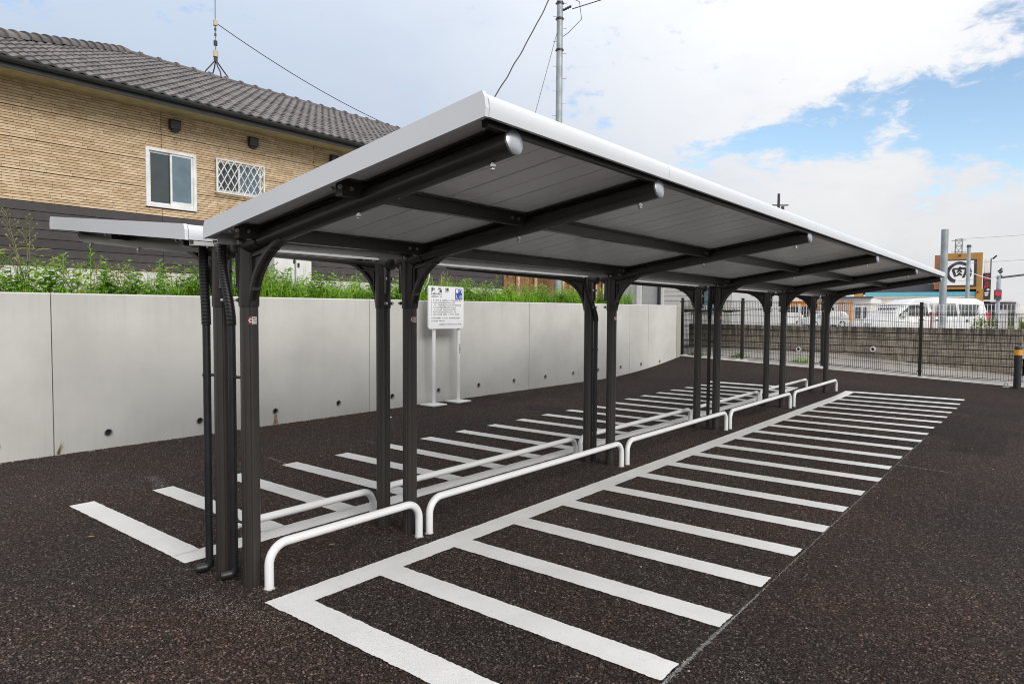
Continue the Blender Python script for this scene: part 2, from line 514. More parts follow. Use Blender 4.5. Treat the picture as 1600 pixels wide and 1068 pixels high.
class MB:
    def __init__(s):
        s.v, s.f = [], []

    def add(s, vs, fs):
        k = len(s.v)
        s.v += [tuple(p) for p in vs]
        s.f += [tuple(i + k for i in f) for f in fs]
        return s

    def box(s, x0, x1, y0, y1, z0, z1):
        return s.add([(x, y, z) for z in (z0, z1) for y in (y0, y1) for x in (x0, x1)],
                     [(0, 2, 3, 1), (4, 5, 7, 6), (0, 1, 5, 4), (2, 6, 7, 3), (0, 4, 6, 2), (1, 3, 7, 5)])

    def cbox(s, c, sz):
        return s.box(c[0] - sz[0] / 2, c[0] + sz[0] / 2, c[1] - sz[1] / 2, c[1] + sz[1] / 2, c[2] - sz[2] / 2, c[2] + sz[2] / 2)

    def bev(s, x0, x1, y0, y1, z0, z1, b):
        """box with its twelve edges chamfered"""
        vs, key = [], {}
        for ix, x in enumerate((x0, x1)):
            for iy, y in enumerate((y0, y1)):
                for iz, z in enumerate((z0, z1)):
                    dx, dy, dz = (b if not ix else -b), (b if not iy else -b), (b if not iz else -b)
                    for a in range(3):
                        key[(ix, iy, iz, a)] = len(vs)
                        vs.append((x + (0 if a == 0 else dx), y + (0 if a == 1 else dy), z + (0 if a == 2 else dz)))
        fs = []
        K = lambda i, j, k, a: key[(i, j, k, a)]
        for i in (0, 1):
            fs.append((K(i, 0, 0, 0), K(i, 1, 0, 0), K(i, 1, 1, 0), K(i, 0, 1, 0))[::(1 if i else -1)])
            fs.append((K(0, i, 0, 1), K(0, i, 1, 1), K(1, i, 1, 1), K(1, i, 0, 1))[::(1 if i else -1)])
            fs.append((K(0, 0, i, 2), K(1, 0, i, 2), K(1, 1, i, 2), K(0, 1, i, 2))[::(1 if i else -1)])
        for a, b2 in ((0, 1), (0, 2), (1, 2)):
            c = 3 - a - b2
            for p in (0, 1):
                for q in (0, 1):
                    def kk(t, ax):
                        idx = [0, 0, 0]
                        idx[a], idx[b2], idx[c] = p, q, t
                        return K(*idx, ax)
                    fs.append((kk(0, a), kk(1, a), kk(1, b2), kk(0, b2)))
        for i in (0, 1):
            for j in (0, 1):
                for k in (0, 1):
                    fs.append((K(i, j, k, 0), K(i, j, k, 1), K(i, j, k, 2)))
        return s.add(vs, fs)

    def tube(s, pts, r, n=10, caps=True):
        pts = [Vector(p) for p in pts]
        rs = r if isinstance(r, (list, tuple)) else [r] * len(pts)
        k = len(s.v)
        prev = None
        for i, p in enumerate(pts):
            d = (pts[min(i + 1, len(pts) - 1)] - pts[max(i - 1, 0)])
            d = d.normalized() if d.length > 1e-9 else Vector((0, 0, 1))
            if prev is None:
                a = Vector((0, 0, 1)) if abs(d.z) < 0.9 else Vector((1, 0, 0))
                e1 = d.cross(a).normalized()
            else:
                e1 = (prev - d * prev.dot(d)).normalized()
            prev = e1
            e2 = d.cross(e1)
            for j in range(n):
                t = 2 * pi * j / n
                s.v.append(tuple(p + (e1 * cos(t) + e2 * sin(t)) * rs[i]))
        for i in range(len(pts) - 1):
            for j in range(n):
                a, b = k + i * n + j, k + i * n + (j + 1) % n
                s.f.append((a, b, b + n, a + n))
        if caps:
            s.f.append(tuple(k + j for j in range(n))[::-1])
            s.f.append(tuple(k + (len(pts) - 1) * n + j for j in range(n)))
        return s

    def prism(s, poly, axis, a, b):
        """polygon (two coordinates) extruded along axis from a to b"""
        def P3(p, t):
            return {'x': (t, p[0], p[1]), 'y': (p[0], t, p[1]), 'z': (p[0], p[1], t)}[axis]
        n = len(poly)
        return s.add([P3(p, a) for p in poly] + [P3(p, b) for p in poly],
                     [tuple(range(n))[::-1], tuple(range(n, 2 * n))] + [(i, (i + 1) % n, n + (i + 1) % n, n + i) for i in range(n)])

    def quad(s, a, b, c, d):
        return s.add([a, b, c, d], [(0, 1, 2, 3)])

    def ball(s, c, r, n=8, m=5, sq=(1, 1, 1)):
        vs, fs = [], []
        for i in range(m + 1):
            ph = pi * i / m
            for j in range(n):
                t = 2 * pi * j / n
                vs.append((c[0] + r * sq[0] * sin(ph) * cos(t), c[1] + r * sq[1] * sin(ph) * sin(t), c[2] + r * sq[2] * cos(ph)))
        for i in range(m):
            for j in range(n):
                fs.append((i * n + j, i * n + (j + 1) % n, (i + 1) * n + (j + 1) % n, (i + 1) * n + j))
        return s.add(vs, fs)

    def mesh(s, name, m, smooth=False, off=(0, 0, 0), tone=None):
        me = bpy.data.meshes.new(name)
        ox, oy, oz = off
        me.from_pydata([(x - ox, y - oy, z - oz) for x, y, z in s.v], [], s.f)
        bm = bmesh.new()
        bm.from_mesh(me)
        bmesh.ops.recalc_face_normals(bm, faces=bm.faces)
        bm.to_mesh(me)
        bm.free()
        me.materials.append(MAT[m] if isinstance(m, str) else m)
        if smooth:
            me.polygons.foreach_set('use_smooth', [True] * len(me.polygons))
            try:
                me.set_sharp_from_angle(angle=radians(42))
            except Exception:
                pass
        if tone is not None:
            at = me.attributes.new('tone', 'FLOAT', 'POINT')
            vals = tone if isinstance(tone, list) else [tone] * len(me.vertices)
            at.data.foreach_set('value', vals)
        return me

    def build(s, name, m, parent=None, smooth=False, tone=None, label=None):
        """one mesh object from world coordinates, child of parent"""
        off = wloc(parent) if parent else (0, 0, 0)
        return link(name, s.mesh(name, m, smooth, off, tone), parent, label)


def wloc(o):
    v = Vector((0, 0, 0))
    while o:
        if o.get('local'):
            return v
        v += o.location
        o = o.parent
    return v


def link(name, me, parent=None, label=None):
    o = bpy.data.objects.new(name, me)
    COL.objects.link(o)
    if parent:
        o.parent = parent
    if label:
        o['label'] = label
    return o


def thing(name, label, cat, loc=(0, 0, 0), group=None, rz=0, local=False):
    o = bpy.data.objects.new(name, None)
    COL.objects.link(o)
    o.location = loc
    o.rotation_euler = (0, 0, rz)
    o.empty_display_size = 0.1
    if local:
        o['local'] = True
    return tag(o, label, cat, group)


def tag(o, label, cat, group=None):
    o['label'] = label
    o['category'] = cat
    if group:
        o['group'] = group
    return o


def kids(o):
    return [c for c in o.children]


def copy_tree(o, parent=None):
    c = o.copy()
    COL.objects.link(c)
    c.parent = parent
    for ch in kids(o):
        copy_tree(ch, c)
    return c


def structure(o):
    o['kind'] = 'structure'
    return o


def stuff(o):
    o['kind'] = 'stuff'
    return o


def arc(c, r, a0, a1, n, plane):
    out = []
    for i in range(n + 1):
        a = a0 + (a1 - a0) * i / n
        p = [r * cos(a), r * sin(a)]
        out.append({'yz': (c[0], c[1] + p[0], c[2] + p[1]), 'xz': (c[0] + p[0], c[1], c[2] + p[1])}[plane])
    return out


def sstep(t):
    t = max(0, min(1, t))
    return t * t * (3 - 2 * t)


# ================================================================ ground


def rise(x):
    pts = [(-30, 0.36), (-5, 0.33), (0.66, 0.17), (2.5, 0.11), (7, 0.0), (200, 0.0)]
    for (a, za), (b, zb) in zip(pts, pts[1:]):
        if x <= b:
            return za + (zb - za) * (x - a) / (b - a)
    return 0


def gz(x, y):
    if y < 11.0:
        return 0.0
    yk = 15.25 - 0.148 * (x + 5)
    return rise(x) * min(1.0, ((y - 11.0) / (yk - 11.0))) ** 1.8


# far base: one sheet to the horizon
m = MB()
m.quad((-900, -500, -0.35), (900, -500, -0.35), (900, 1400, -0.35), (-900, 1400, -0.35))
structure(m.build('ground', 'ground'))

# asphalt lot
xs = [-5.0 + 0.5 * i for i in range(15)] + [2.0 + 0.3 * 0] + [2.5 + 1.5 * i for i in range(16)]
xs = sorted(set(round(x, 3) for x in xs))
tn = [-14, -9, -5, -2, 0, 2, 4, 6, 8, 10, 11]
m = MB()
rows = []
for x in xs:
    yk = 15.25 - 0.148 * (x + 5)
    ys = tn + [11 + (yk - 11) * i / 14 for i in range(1, 15)]
    rows.append([(x, y, gz(x, y)) for y in ys])
nr = len(rows[0])
m.add([p for r in rows for p in r], [(i * nr + j, (i + 1) * nr + j, (i + 1) * nr + j + 1, i * nr + j + 1) for i in range(len(rows) - 1) for j in range(nr - 1)])
asp = structure(m.build('asphalt_ground', 'asphalt', smooth=True))
for p in asp.data.polygons:
    if p.normal.z < 0:
        p.flip()

# kerb line along the fence
m = MB()
n = 40
pts = []
for i in range(n + 1):
    x = -5.0 + 12.0 * i / n
    yk = 15.25 - 0.148 * (x + 5)
    z = gz(x, yk)
    pts += [(x, yk, z - 0.05), (x, yk, z + 0.022), (x, yk + 0.13, z + 0.022), (x, yk + 0.13, z - 0.05)]
m.add(pts, [(4 * i + j, 4 * i + 4 + j, 4 * i + 5 + j, 4 * i + 1 + j) for i in range(n) for j in range(3)])
structure(m.build('kerb', 'kerb'))

# concrete strip between the fence and the block wall


def bw(x):      # y of the block wall face
    return 20.17 - 0.121 * (x + 4.69)


def bwz(x):
    if x < -2.3:
        return 0.33
    return 0.33 - (x + 2.3) * 0.083


m = MB()
n, k = 36, 8
for i in range(n + 1):
    x = -7.0 + 14.0 * i / n
    y0 = 15.38 - 0.148 * (x + 5)
    y1 = bw(x) + 0.3
    for j in range(k + 1):
        t = j / k
        m.v.append((x, y0 + (y1 - y0) * t, (gz(max(x, -5), y0) + 0.006) * (1 - t) + bwz(x) * t + 0.03 * sin(t * 9 + x) * t * (1 - t)))
m.f = [(i * (k + 1) + j, (i + 1) * (k + 1) + j, (i + 1) * (k + 1) + j + 1, i * (k + 1) + j + 1) for i in range(n) for j in range(k)]
structure(m.build('concrete_path', 'strip', smooth=True))

# street level beyond the block wall
m = MB()
m.quad((-120, 21.3, 0.30), (120, 21.3, 0.30), (120, 300, 0.30), (-120, 300, 0.30))
structure(m.build('far_road', 'lot'))

# raised terrace of soil on the left
m = MB()
n = 30
for i in range(n + 1):
    for j in range(9):
        x = -5.21 - [0, 0.25, 0.5, 0.8, 1.2, 2, 3.4, 12, 40][j]
        y = -8 + 1.0 * i if i < n else 23
        m.v.append((x, y, 1.60 + (0.05 * sin(x * 7 + y * 3.1) + 0.04 * sin(y * 5.3 - x) if 0 < j < 7 else 0)))
m.f = [(i * 9 + j, i * 9 + j + 1, (i + 1) * 9 + j + 1, (i + 1) * 9 + j) for i in range(n) for j in range(8)]
structure(m.build('terrace_soil', 'soil', smooth=True))

# ---------------------------------------------------------------- painted bays


def ragged(x0, x1, y0, y1, z, j=0.0028, st=0.012):
    """a painted rectangle whose outline follows the stones"""
    ring = []
    def run(a, b, fixed, horiz):
        nn = max(2, int(abs(b - a) / st))
        for i in range(nn):
            t = a + (b - a) * i / nn
            e = random.uniform(-j, j) + 0.5 * j * sin(t * 37)
            ring.append((t, fixed + e) if horiz else (fixed + e, t))
    run(x0, x1, y0, True)
    run(y0, y1, x1, False)
    run(x1, x0, y1, True)
    run(y1, y0, x0, False)
    mm = MB()
    mm.add([(a, b, z + (gz(a, b) if b > 11 else 0)) for a, b in ring], [tuple(range(len(ring)))])
    return mm


def bay_marking(name, xin0, xin1, xend, sgn, loc):
    root = thing(name, None, None, loc)
    del root['label'], root['category']
    structure(root)
    ragged(xin0, xin1, -0.0855, 12.0855, 0.004).build('bay_line', 'paint', root)
    a, b = (xin1, xend) if sgn > 0 else (xend, xin0)
    for i in range(21):
        y = 0.6 * i
        e = random.uniform(-0.012, 0.012)
        if sgn > 0:
            mm = ragged(a - 0.012, b + e, y - 0.0855, y + 0.0855, 0.0062)
        else:
            mm = ragged(a + e, b + 0.012, y - 0.0855, y + 0.0855, 0.0062)
        mm.build('stripe', 'paint', root)
    return root


bay_marking('bay_marking', -0.175, 0.0, 1.722, 1, (0.8, 6, 0))
bay_marking('bay_marking', -1.195, -1.02, -2.84, -1, (-2, 6, 0))

# the coarse stones of the open-graded asphalt, near enough to be seen: relief, far too many to count
def mat_stone():
    t = NT('asphalt_stone')
    g = t.n('ShaderNodeNewGeometry')
    r = t.n('ShaderNodeValToRGB')
    t.l(g.outputs['Random Per Island'], r.inputs[0])
    el = r.color_ramp.elements
    el[0].position, el[0].color = 0.0, (0.015, 0.0115, 0.010, 1)
    el[1].position, el[1].color = 1.0, (0.19, 0.155, 0.138, 1)
    for p, c in ((0.45, (0.033, 0.0255, 0.0227)), (0.8, (0.060, 0.0475, 0.0428)), (0.95, (0.108, 0.087, 0.078))):
        e = el.new(p)
        e.color = (*c, 1)
    v = g.outputs['Position']
    warm = t.rng(t.noise(v, 0.9, 4), 0.38, 0.62)
    patch = t.rng(t.noise(v, 0.35, 5, 0.6), 0.3, 0.7)
    base = t.mix(1.0, r.outputs[0], t.mix(warm, (0.97, 0.975, 1.0), (1.15, 0.985, 0.91)), 'MULTIPLY')
    base = t.mix(1.0, base, t.mix(patch, (0.80, 0.80, 0.81), (1.22, 1.20, 1.17)), 'MULTIPLY')
    t.set(base, 0.7, 0.0, 0.22)
    return t.m


MAT['stone'] = mat_stone()
PATCH = 0.5
pobs = []
for k in range(3):
    mm = MB()
    cell = 0.0118
    nn = int(PATCH / cell)
    for i in range(nn):
        for j in range(nn):
            if random.random() < 0.10:
                continue
            cx_ = (i + 0.5 + random.uniform(-0.38, 0.38)) * PATCH / nn - PATCH / 2
            cy_ = (j + 0.5 + random.uniform(-0.38, 0.38)) * PATCH / nn - PATCH / 2
            r_ = random.uniform(0.0040, 0.0074)
            h_ = random.uniform(0.0012, 0.0036)
            el_, a0 = random.uniform(0.75, 1.3), random.uniform(0, 6.28)
            nk = 5
            tx_, ty_ = random.uniform(-0.25, 0.25) * r_, random.uniform(-0.25, 0.25) * r_
            lo_, hi_ = [], []
            for q in range(nk):
                a = a0 + 2 * pi * q / nk + random.uniform(-0.3, 0.3)
                rr_ = r_ * random.uniform(0.85, 1.12)
                lo_.append((cx_ + rr_ * el_ * cos(a), cy_ + rr_ / el_ * sin(a), -0.001))
                hi_.append((cx_ + tx_ + rr_ * 0.68 * el_ * cos(a), cy_ + ty_ + rr_ * 0.68 / el_ * sin(a), h_ * random.uniform(0.7, 1.0)))
            mm.add(lo_ + hi_, [(q, (q + 1) % nk, nk + (q + 1) % nk, nk + q) for q in range(nk)] + [tuple(range(nk, 2 * nk))])
    pobs.append(bpy.data.objects.new('stone_patch', mm.mesh('stone_patch', 'stone')))
gv, gr, gi = [], [], []
for i in range(34):
    for j in range(29):
        x, y = -4.74 + PATCH * i, -3.5 + PATCH * j
        if y > 6 and random.random() < (y - 6) / 4.6:
            continue
        gv.append((x, y, 0.0002))
        gr.append(random.choice((0, 1, 2, 3)) * pi / 2)
        gi.append(random.randrange(3))
gme = bpy.data.meshes.new('asphalt_stones')
gme.from_pydata(gv, [], [])
at = gme.attributes.new('turn', 'FLOAT', 'POINT')
at.data.foreach_set('value', gr)
at = gme.attributes.new('pick', 'INT', 'POINT')
at.data.foreach_set('value', gi)
stones = stuff(link('asphalt_stones', gme))
ng = bpy.data.node_groups.new('scatter_stones', 'GeometryNodeTree')
ng.interface.new_socket('Geometry', in_out='INPUT', socket_type='NodeSocketGeometry')
ng.interface.new_socket('Geometry', in_out='OUTPUT', socket_type='NodeSocketGeometry')
gin, gout = ng.nodes.new('NodeGroupInput'), ng.nodes.new('NodeGroupOutput')
g2i = ng.nodes.new('GeometryNodeGeometryToInstance')
for ob in pobs:
    oi = ng.nodes.new('GeometryNodeObjectInfo')
    oi.inputs['Object'].default_value = ob
    ng.links.new(oi.outputs['Geometry'], g2i.inputs[0])
iop = ng.nodes.new('GeometryNodeInstanceOnPoints')
iop.inputs['Pick Instance'].default_value = True
na = ng.nodes.new('GeometryNodeInputNamedAttribute')
na.data_type = 'INT'
na.inputs['Name'].default_value = 'pick'
nb_ = ng.nodes.new('GeometryNodeInputNamedAttribute')
nb_.data_type = 'FLOAT'
nb_.inputs['Name'].default_value = 'turn'
cx3 = ng.nodes.new('ShaderNodeCombineXYZ')
ng.links.new([o_ for o_ in nb_.outputs if o_.enabled][0], cx3.inputs[2])
ng.links.new(gin.outputs[0], iop.inputs['Points'])
ng.links.new(g2i.outputs[0], iop.inputs['Instance'])
ng.links.new([o_ for o_ in na.outputs if o_.enabled][0], iop.inputs['Instance Index'])
ng.links.new(cx3.outputs[0], iop.inputs['Rotation'])
ng.links.new(iop.outputs[0], gout.inputs[0])
stones.modifiers.new('scatter', 'NODES').node_group = ng

# chalk setting-out lines
m = MB()


def chalk(p, q, w, dens, sz, keep=lambda t: 1):
    p, q = Vector(p), Vector(q)
    L = (q - p).length
    d = (q - p) / L
    nrm2 = Vector((-d.y, d.x, 0))
    for i in range(int(L * dens)):
        t = random.random()
        if random.random() > keep(t):
            continue
        c = p + d * L * t + nrm2 * random.gauss(0, w)
        r = random.uniform(0.4, 1.0) * sz
        a0 = random.random() * 6
        kk = random.choice((4, 5))
        m.add([(c.x + r * cos(a0 + 2 * pi * i2 / kk), c.y + r * sin(a0 + 2 * pi * i2 / kk) * 1.3, 0.0045) for i2 in range(kk)], [tuple(range(kk))])


chalk((1.735, -0.9, 0), (1.728, 7.5, 0), 0.003, 900, 0.0026, lambda t: 1.0 if t < 0.30 else 0.30)
chalk((1.74, -0.4, 0), (1.73, 1.2, 0), 0.005, 900, 0.0028)
chalk((1.97, -0.9, 0), (1.95, 0.9, 0), 0.045, 420, 0.0021)
chalk((-3.35, 0.72, 0), (-2.88, 0.62, 0), 0.03, 700, 0.0030)
chalk((-3.25, 1.82, 0), (-2.86, 1.78, 0), 0.005, 500, 0.0030)
chalk((-3.2, 3.03, 0), (-2.86, 3.0, 0), 0.006, 400, 0.0032)
chalk((-0.55, -0.3, 0), (0.15, -0.16, 0), 0.05, 900, 0.0020)
chalk((-0.5, 0.25, 0), (0.0, 0.5, 0), 0.05, 300, 0.0020)
chalk((1.75, 5.6, 0), (2.2, 5.55, 0), 0.004, 300, 0.004)
chalk((1.76, 12.02, 0), (2.4, 11.95, 0), 0.005, 200, 0.006)
stuff(m.build('chalk_dust', 'chalk'))
m = MB()
for i in range(420):
    x, y = random.uniform(-4.8, 5.5), random.uniform(-2.6, 11) if random.random() < 0.6 else random.uniform(-2.2, 3)
    r = random.uniform(0.0025, 0.006)
    m.ball((x, y, r * 0.5), r, 5, 3, (1.2, 0.9, 0.7))
for i in range(700):
    y = random.uniform(-2.5, 12)
    x = -4.995 + abs(random.gauss(0, 0.035))
    r = random.uniform(0.003, 0.010)
    m.ball((x, y, r * 0.5 + gz(x, y)), r, 5, 3, (1.2, 0.9, 0.7))
stuff(m.build('loose_grit', 'grit'))

# ================================================================ concrete retaining wall
wall = thing('concrete_wall', 'long smooth grey concrete retaining wall with round weep holes under the weedy terrace', 'wall', (-5.1, 6, 0))
joints = [-7.55, -3.53, 0.49, 4.56, 8.46, 12.42, 13.36, 14.97]
TOPZ = lambda y: 1.648 + 0.0034 * y
HOLE_R = 0.041


def hole_z(y):
    return 0.16 + 0.005 * y + gz(-5, y) * 0.1


for ji, (a, b) in enumerate(zip(joints, joints[1:])):
    a2, b2 = a + 0.005, b - 0.005
    hs = [float(h) for h in range(-8, 15) if a2 + 0.16 < h < b2 - 0.16]
    m = MB()
    X = -5.0 + random.uniform(-0.002, 0.002)
    cuts = [a2] + [c for h in hs for c in (h - 0.12, h + 0.12)] + [b2]
    for i in range(len(cuts) - 1):
        y0, y1 = cuts[i], cuts[i + 1]
        isz = i % 2 == 1
        if not isz:
            m.quad((X, y0, -0.2), (X, y1, -0.2), (X, y1, TOPZ(y1) - 0.012), (X, y0, TOPZ(y0) - 0.012))
        else:
            h = (y0 + y1) / 2
            zc = hole_z(h)
            m.quad((X, y0, -0.2), (X, y1, -0.2), (X, y1, zc - 0.12), (X, y0, zc - 0.12))
            m.quad((X, y0, zc + 0.12), (X, y1, zc + 0.12), (X, y1, TOPZ(y1) - 0.012), (X, y0, TOPZ(y0) - 0.012))
            N = 16
            sq, ci, cb = [], [], []
            for q in range(N):
                t = 2 * pi * q / N + pi / N
                cc, ss = cos(t), sin(t)
                kx = 0.12 / max(abs(cc), abs(ss))
                sq.append((X, h + cc * kx, zc + ss * kx))
                ci.append((X, h + cc * HOLE_R * 1.12, zc + ss * HOLE_R * 1.12))
                cb.append((X - 0.16, h + cc * HOLE_R * 1.12, zc + ss * HOLE_R * 1.12))
            # square corners
            m.add(sq + ci + cb, [(q, (q + 1) % N, N + (q + 1) % N, N + q) for q in range(N)] + [(N + q, N + (q + 1) % N, 2 * N + (q + 1) % N, 2 * N + q) for q in range(N)])
            for sy in (-1, 1):
                for sz in (-1, 1):
                    cands = [p for p in sq if (p[1] - h) * sy > 0 and (p[2] - zc) * sz > 0]
                    cands.sort(key=lambda p: -min(abs(p[1] - h), abs(p[2] - zc)))
                    m.add([cands[0], cands[1], (X, h + sy * 0.12, zc + sz * 0.12)], [(0, 1, 2)])
    # chamfer, top, back, ends
    za, zb = TOPZ(a2), TOPZ(b2)
    m.quad((X, a2, za - 0.012), (X, b2, zb - 0.012), (X - 0.012, b2, zb), (X - 0.012, a2, za))
    m.quad((X - 0.012, a2, za), (X - 0.012, b2, zb), (-5.2, b2, zb), (-5.2, a2, za))
    m.quad((-5.2, a2, -0.2), (-5.2, b2, -0.2), (-5.2, b2, zb), (-5.2, a2, za))
    for y, z in ((a2, za), (b2, zb)):
        m.add([(X, y, -0.2), (X, y, z - 0.012), (X - 0.012, y, z), (-5.2, y, z), (-5.2, y, -0.2)], [(0, 1, 2, 3, 4)])
    m.build('wall_panel', 'wall', wall)
    for h in hs:
        zc = hole_z(h)
        mm = MB()
        ring = [(HOLE_R * 1.10, -0.15), (HOLE_R * 1.10, 0.004), (HOLE_R * 0.9, 0.004), (HOLE_R * 0.9, -0.13)]
        N = 16
        for rr, dx in ring:
            for q in range(N):
                t = 2 * pi * q / N
                mm.v.append((X + dx, h + rr * cos(t), zc + rr * sin(t)))
        mm.f = [(i * N + q, i * N + (q + 1) % N, (i + 1) * N + (q + 1) % N, (i + 1) * N + q) for i in range(3) for q in range(N)] + [tuple(3 * N + q for q in range(N))]
        wh_ = mm.build('weep_hole', 'pipe_grey', wall)
        mm = MB()
        mm.add([(X - 0.10, h + HOLE_R * 0.89 * cos(2 * pi * q / N), zc + HOLE_R * 0.89 * sin(2 * pi * q / N)) for q in range(N)], [tuple(range(N))])
        mm.build('drain_dark_disc', 'hole', wh_)  # dark disc stands in for the shade deep in the weep hole
m = MB()
m.box(-5.19, -5.03, -7.5, 14.96, -0.2, 1.55)
m.build('wall_core', 'hole', wall)
m = MB()
m.bev(-5.24, -4.985, 14.985, 15.22, -0.1, TOPZ(15), 0.012)
m.build('end_pier', 'wall_end', wall)
m = MB()
zc = hole_z(3)
m.add([(-4.998, 2.985, zc - 0.05), (-4.998, 3.02, zc - 0.05), (-4.998, 3.035, 0.005), (-4.998, 2.965, 0.005)], [(0, 1, 2, 3)])
m.build('rust_streak', 'rust', wall)

# ================================================================ bicycle shelters
PY = [0.0, 1.15, 3.78, 6.41, 9.09, 11.7]


def make_shelter(name, label, x0, sg, ulow, utip, zlow, ztip, ftop, yf, yend, dy, pipes, stickers):
    root = thing(name, label, 'bike shelter', (x0, 6, 0))
    X = lambda u: x0 + sg * u
    slope = (ztip - zlow) / (utip - ulow)
    ZB = lambda u: zlow + slope * (u - ulow)          # lower edge of the fascia
    ZU = lambda u: ZB(u) + 0.032                      # underside of the panels
    bs = min(slope, 0.155)
    ubt = utip - 0.045
    ZA = lambda u: ZU(ubt) - 0.062 - bs * (ubt - u)    # beam axis
    PYS = [y + dy for y in PY]

    # --- roof panels: folded strips laid across, seam to seam
    nstrip = int(round((yend - yf - 0.04) / 0.33))
    wst = (yend - yf - 0.04) / nstrip
    prof = [(0.003, 0.016), (0.007, 0.0), (wst * 0.488, 0.0), (wst * 0.495, 0.004), (wst * 0.505, 0.004), (wst * 0.512, 0.0), (wst - 0.007, 0.0), (wst - 0.003, 0.016), (wst - 0.003, 0.026), (0.003, 0.026)]
    u0, u1 = ulow + 0.03, utip - 0.03
    me = None
    for i in range(nstrip):
        y = yf + 0.02 + wst * i
        if me is None:
            mm = MB()
            npf = len(prof)
            mm.add([(X(u), yf + 0.02 + p[0], ZU(u) + p[1]) for u in (u0, u1) for p in prof], [(j, (j + 1) % npf, npf + (j + 1) % npf, npf + j) for j in range(npf)] + [tuple(range(npf)), tuple(range(npf, 2 * npf))])
            me = mm.mesh('roof_panel', 'panel', False, wloc(root))
        o = link('roof_panel', me, root)
        o.location = (0, wst * i, 0)
    mm = MB()
    za = 0.0275
    top = ftop - 0.032 - 0.008
    mm.add([(X(u), y, ZU(u) + t) for t in (za, top) for u in (u0, u1) for y in (yf + 0.02, yend - 0.02)], [(0, 1, 3, 2), (4, 6, 7, 5), (0, 4, 5, 1), (2, 3, 7, 6), (0, 2, 6, 4), (1, 5, 7, 3)])
    mm.build('roof_top', 'fascia', root)
    # --- end fascias
    for y0, y1 in ((yf, yf + 0.018), (yend - 0.018, yend)):
        mm = MB()
        poly = [(ulow, ZB(ulow)), (utip, ZB(utip)), (utip + 0.003, ZB(utip) + 0.03), (utip - 0.003, ZB(utip) + 0.066), (utip - 0.014, ZB(utip) + ftop), (ulow + 0.016, ZB(ulow) + ftop), (ulow + 0.003, ZB(ulow) + 0.055)]
        mm.prism([(X(u), z) for u, z in poly], 'y', y0, y1)
        mm.build('end_fascia', 'fascia', root)
    # --- long edge trims, jointed over the posts
    jn = [yf + 0.019] + [y + 0.02 for y in PYS[1:-1]] + [yend - 0.019]
    for a, b in zip(jn, jn[1:]):
        for u, s2, z, nm in ((utip, 1, ZB(utip), 'edge_trim'), (ulow, -1, ZB(ulow), 'rear_trim')):
            pr = [(0, 0.002), (0.003, 0.025), (0.002, 0.05), (-0.004, ftop - 0.020), (-0.013, ftop - 0.007), (-0.03, ftop - 0.001), (-0.075, ftop - 0.002 - s2 * slope * 0.055), (-0.075, ftop - 0.012 - s2 * slope * 0.055), (-0.03, ftop - 0.02), (-0.016, 0.03), (-0.016, 0.002)]
            mm = MB()
            mm.prism([(X(u + s2 * p), z + q) for p, q in pr], 'y', a + 0.0015, b - 0.0015)
            mm.build(nm, 'fascia', root, True)
    # --- gutter under the low edge
    for a, b in zip(jn, jn[1:]):
        mm = MB()
        zl = ZB(ulow)
        pr = [(ulow + 0.002, zl - 0.002), (ulow + 0.002, zl - 0.024), (ulow + 0.055, zl - 0.024), (ulow + 0.055, zl + 0.005), (ulow + 0.050, zl + 0.005), (ulow + 0.050, zl - 0.019), (ulow + 0.007, zl - 0.019), (ulow + 0.007, zl - 0.002)]
        mm.prism([(X(u), z) for u, z in pr], 'y', a + 0.03, b - 0.002)
        mm.build('gutter', 'gutter', root)
    # --- purlins between the beams
    for u, w, h in ((0.15, 0.045, 0.065), (utip - 0.87, 0.045, 0.065), (utip - 0.055, 0.028, 0.034)):
        zt = ZU(u) - 0.003
        ends = [yf + 0.05] + PYS + [yend - 0.05]
        for k2 in range(len(ends) - 1):
            a, b = ends[k2], ends[k2 + 1]
            mm = MB()
            mm.box(min(X(u - w / 2), X(u + w / 2)), max(X(u - w / 2), X(u + w / 2)), a + 0.012, b - 0.012, zt - h, zt - 0.006)
            mm.box(min(X(u - w / 2 - 0.018), X(u + w / 2 + 0.018)), max(X(u - w / 2 - 0.018), X(u + w / 2 + 0.018)), a + 0.012, b - 0.012, zt - 0.006, zt)
            pu = mm.build('purlin', 'bronze', root)
            if w > 0.04:
                for yb in ([a + 0.10, a + 0.16] if k2 > 0 else []) + ([b - 0.10, b - 0.16] if k2 < len(ends) - 2 else [b - 0.09]):
                    for s2 in (1, -1):
                        bm2 = MB()
                        xf = X(u + s2 * w / 2)
                        bm2.tube([(xf, yb, zt - 0.032), (xf + sg * s2 * 0.007, yb, zt - 0.032)], 0.010, 6)
                        bm2.build('bolt', 'bolt', pu)
    # --- posts, brackets and beams
    for pi_, y in enumerate(PYS):
        zg = gz(x0, y)
        mm = MB()
        nf_ = 72
        ring_ = []
        for q in range(nf_):
            a_ = 2 * pi * q / nf_
            gq = min(abs(((a_ - c_ + pi) % (2 * pi)) - pi) for c_ in (0.45, 1.2, 1.95, 2.7, 3.6, 4.35, 5.1, 5.85))
            rq = 0.0468 - (0.0032 if gq < 0.05 else 0.0)
            ring_.append((x0 + rq * cos(a_), y + rq * sin(a_)))
        mm.prism(ring_, 'z', zg - 0.02, 1.505)
        post = mm.build('post', 'bronze', root, True)
        zt = ZA(0) + 0.0
        mm = MB()
        mm.tube([(x0, y, 1.50), (x0, y, 1.512), (x0, y, zt)], [0.0505, 0.0525, 0.0525], 24)
        mm.build('post_sleeve', 'bronze', post, True)
        # curved knee bracket
        a0, a1, a2 = (0.046, 1.50), (0.080, 1.745), (0.335, ZA(0.335) - 0.045)
        bz = []
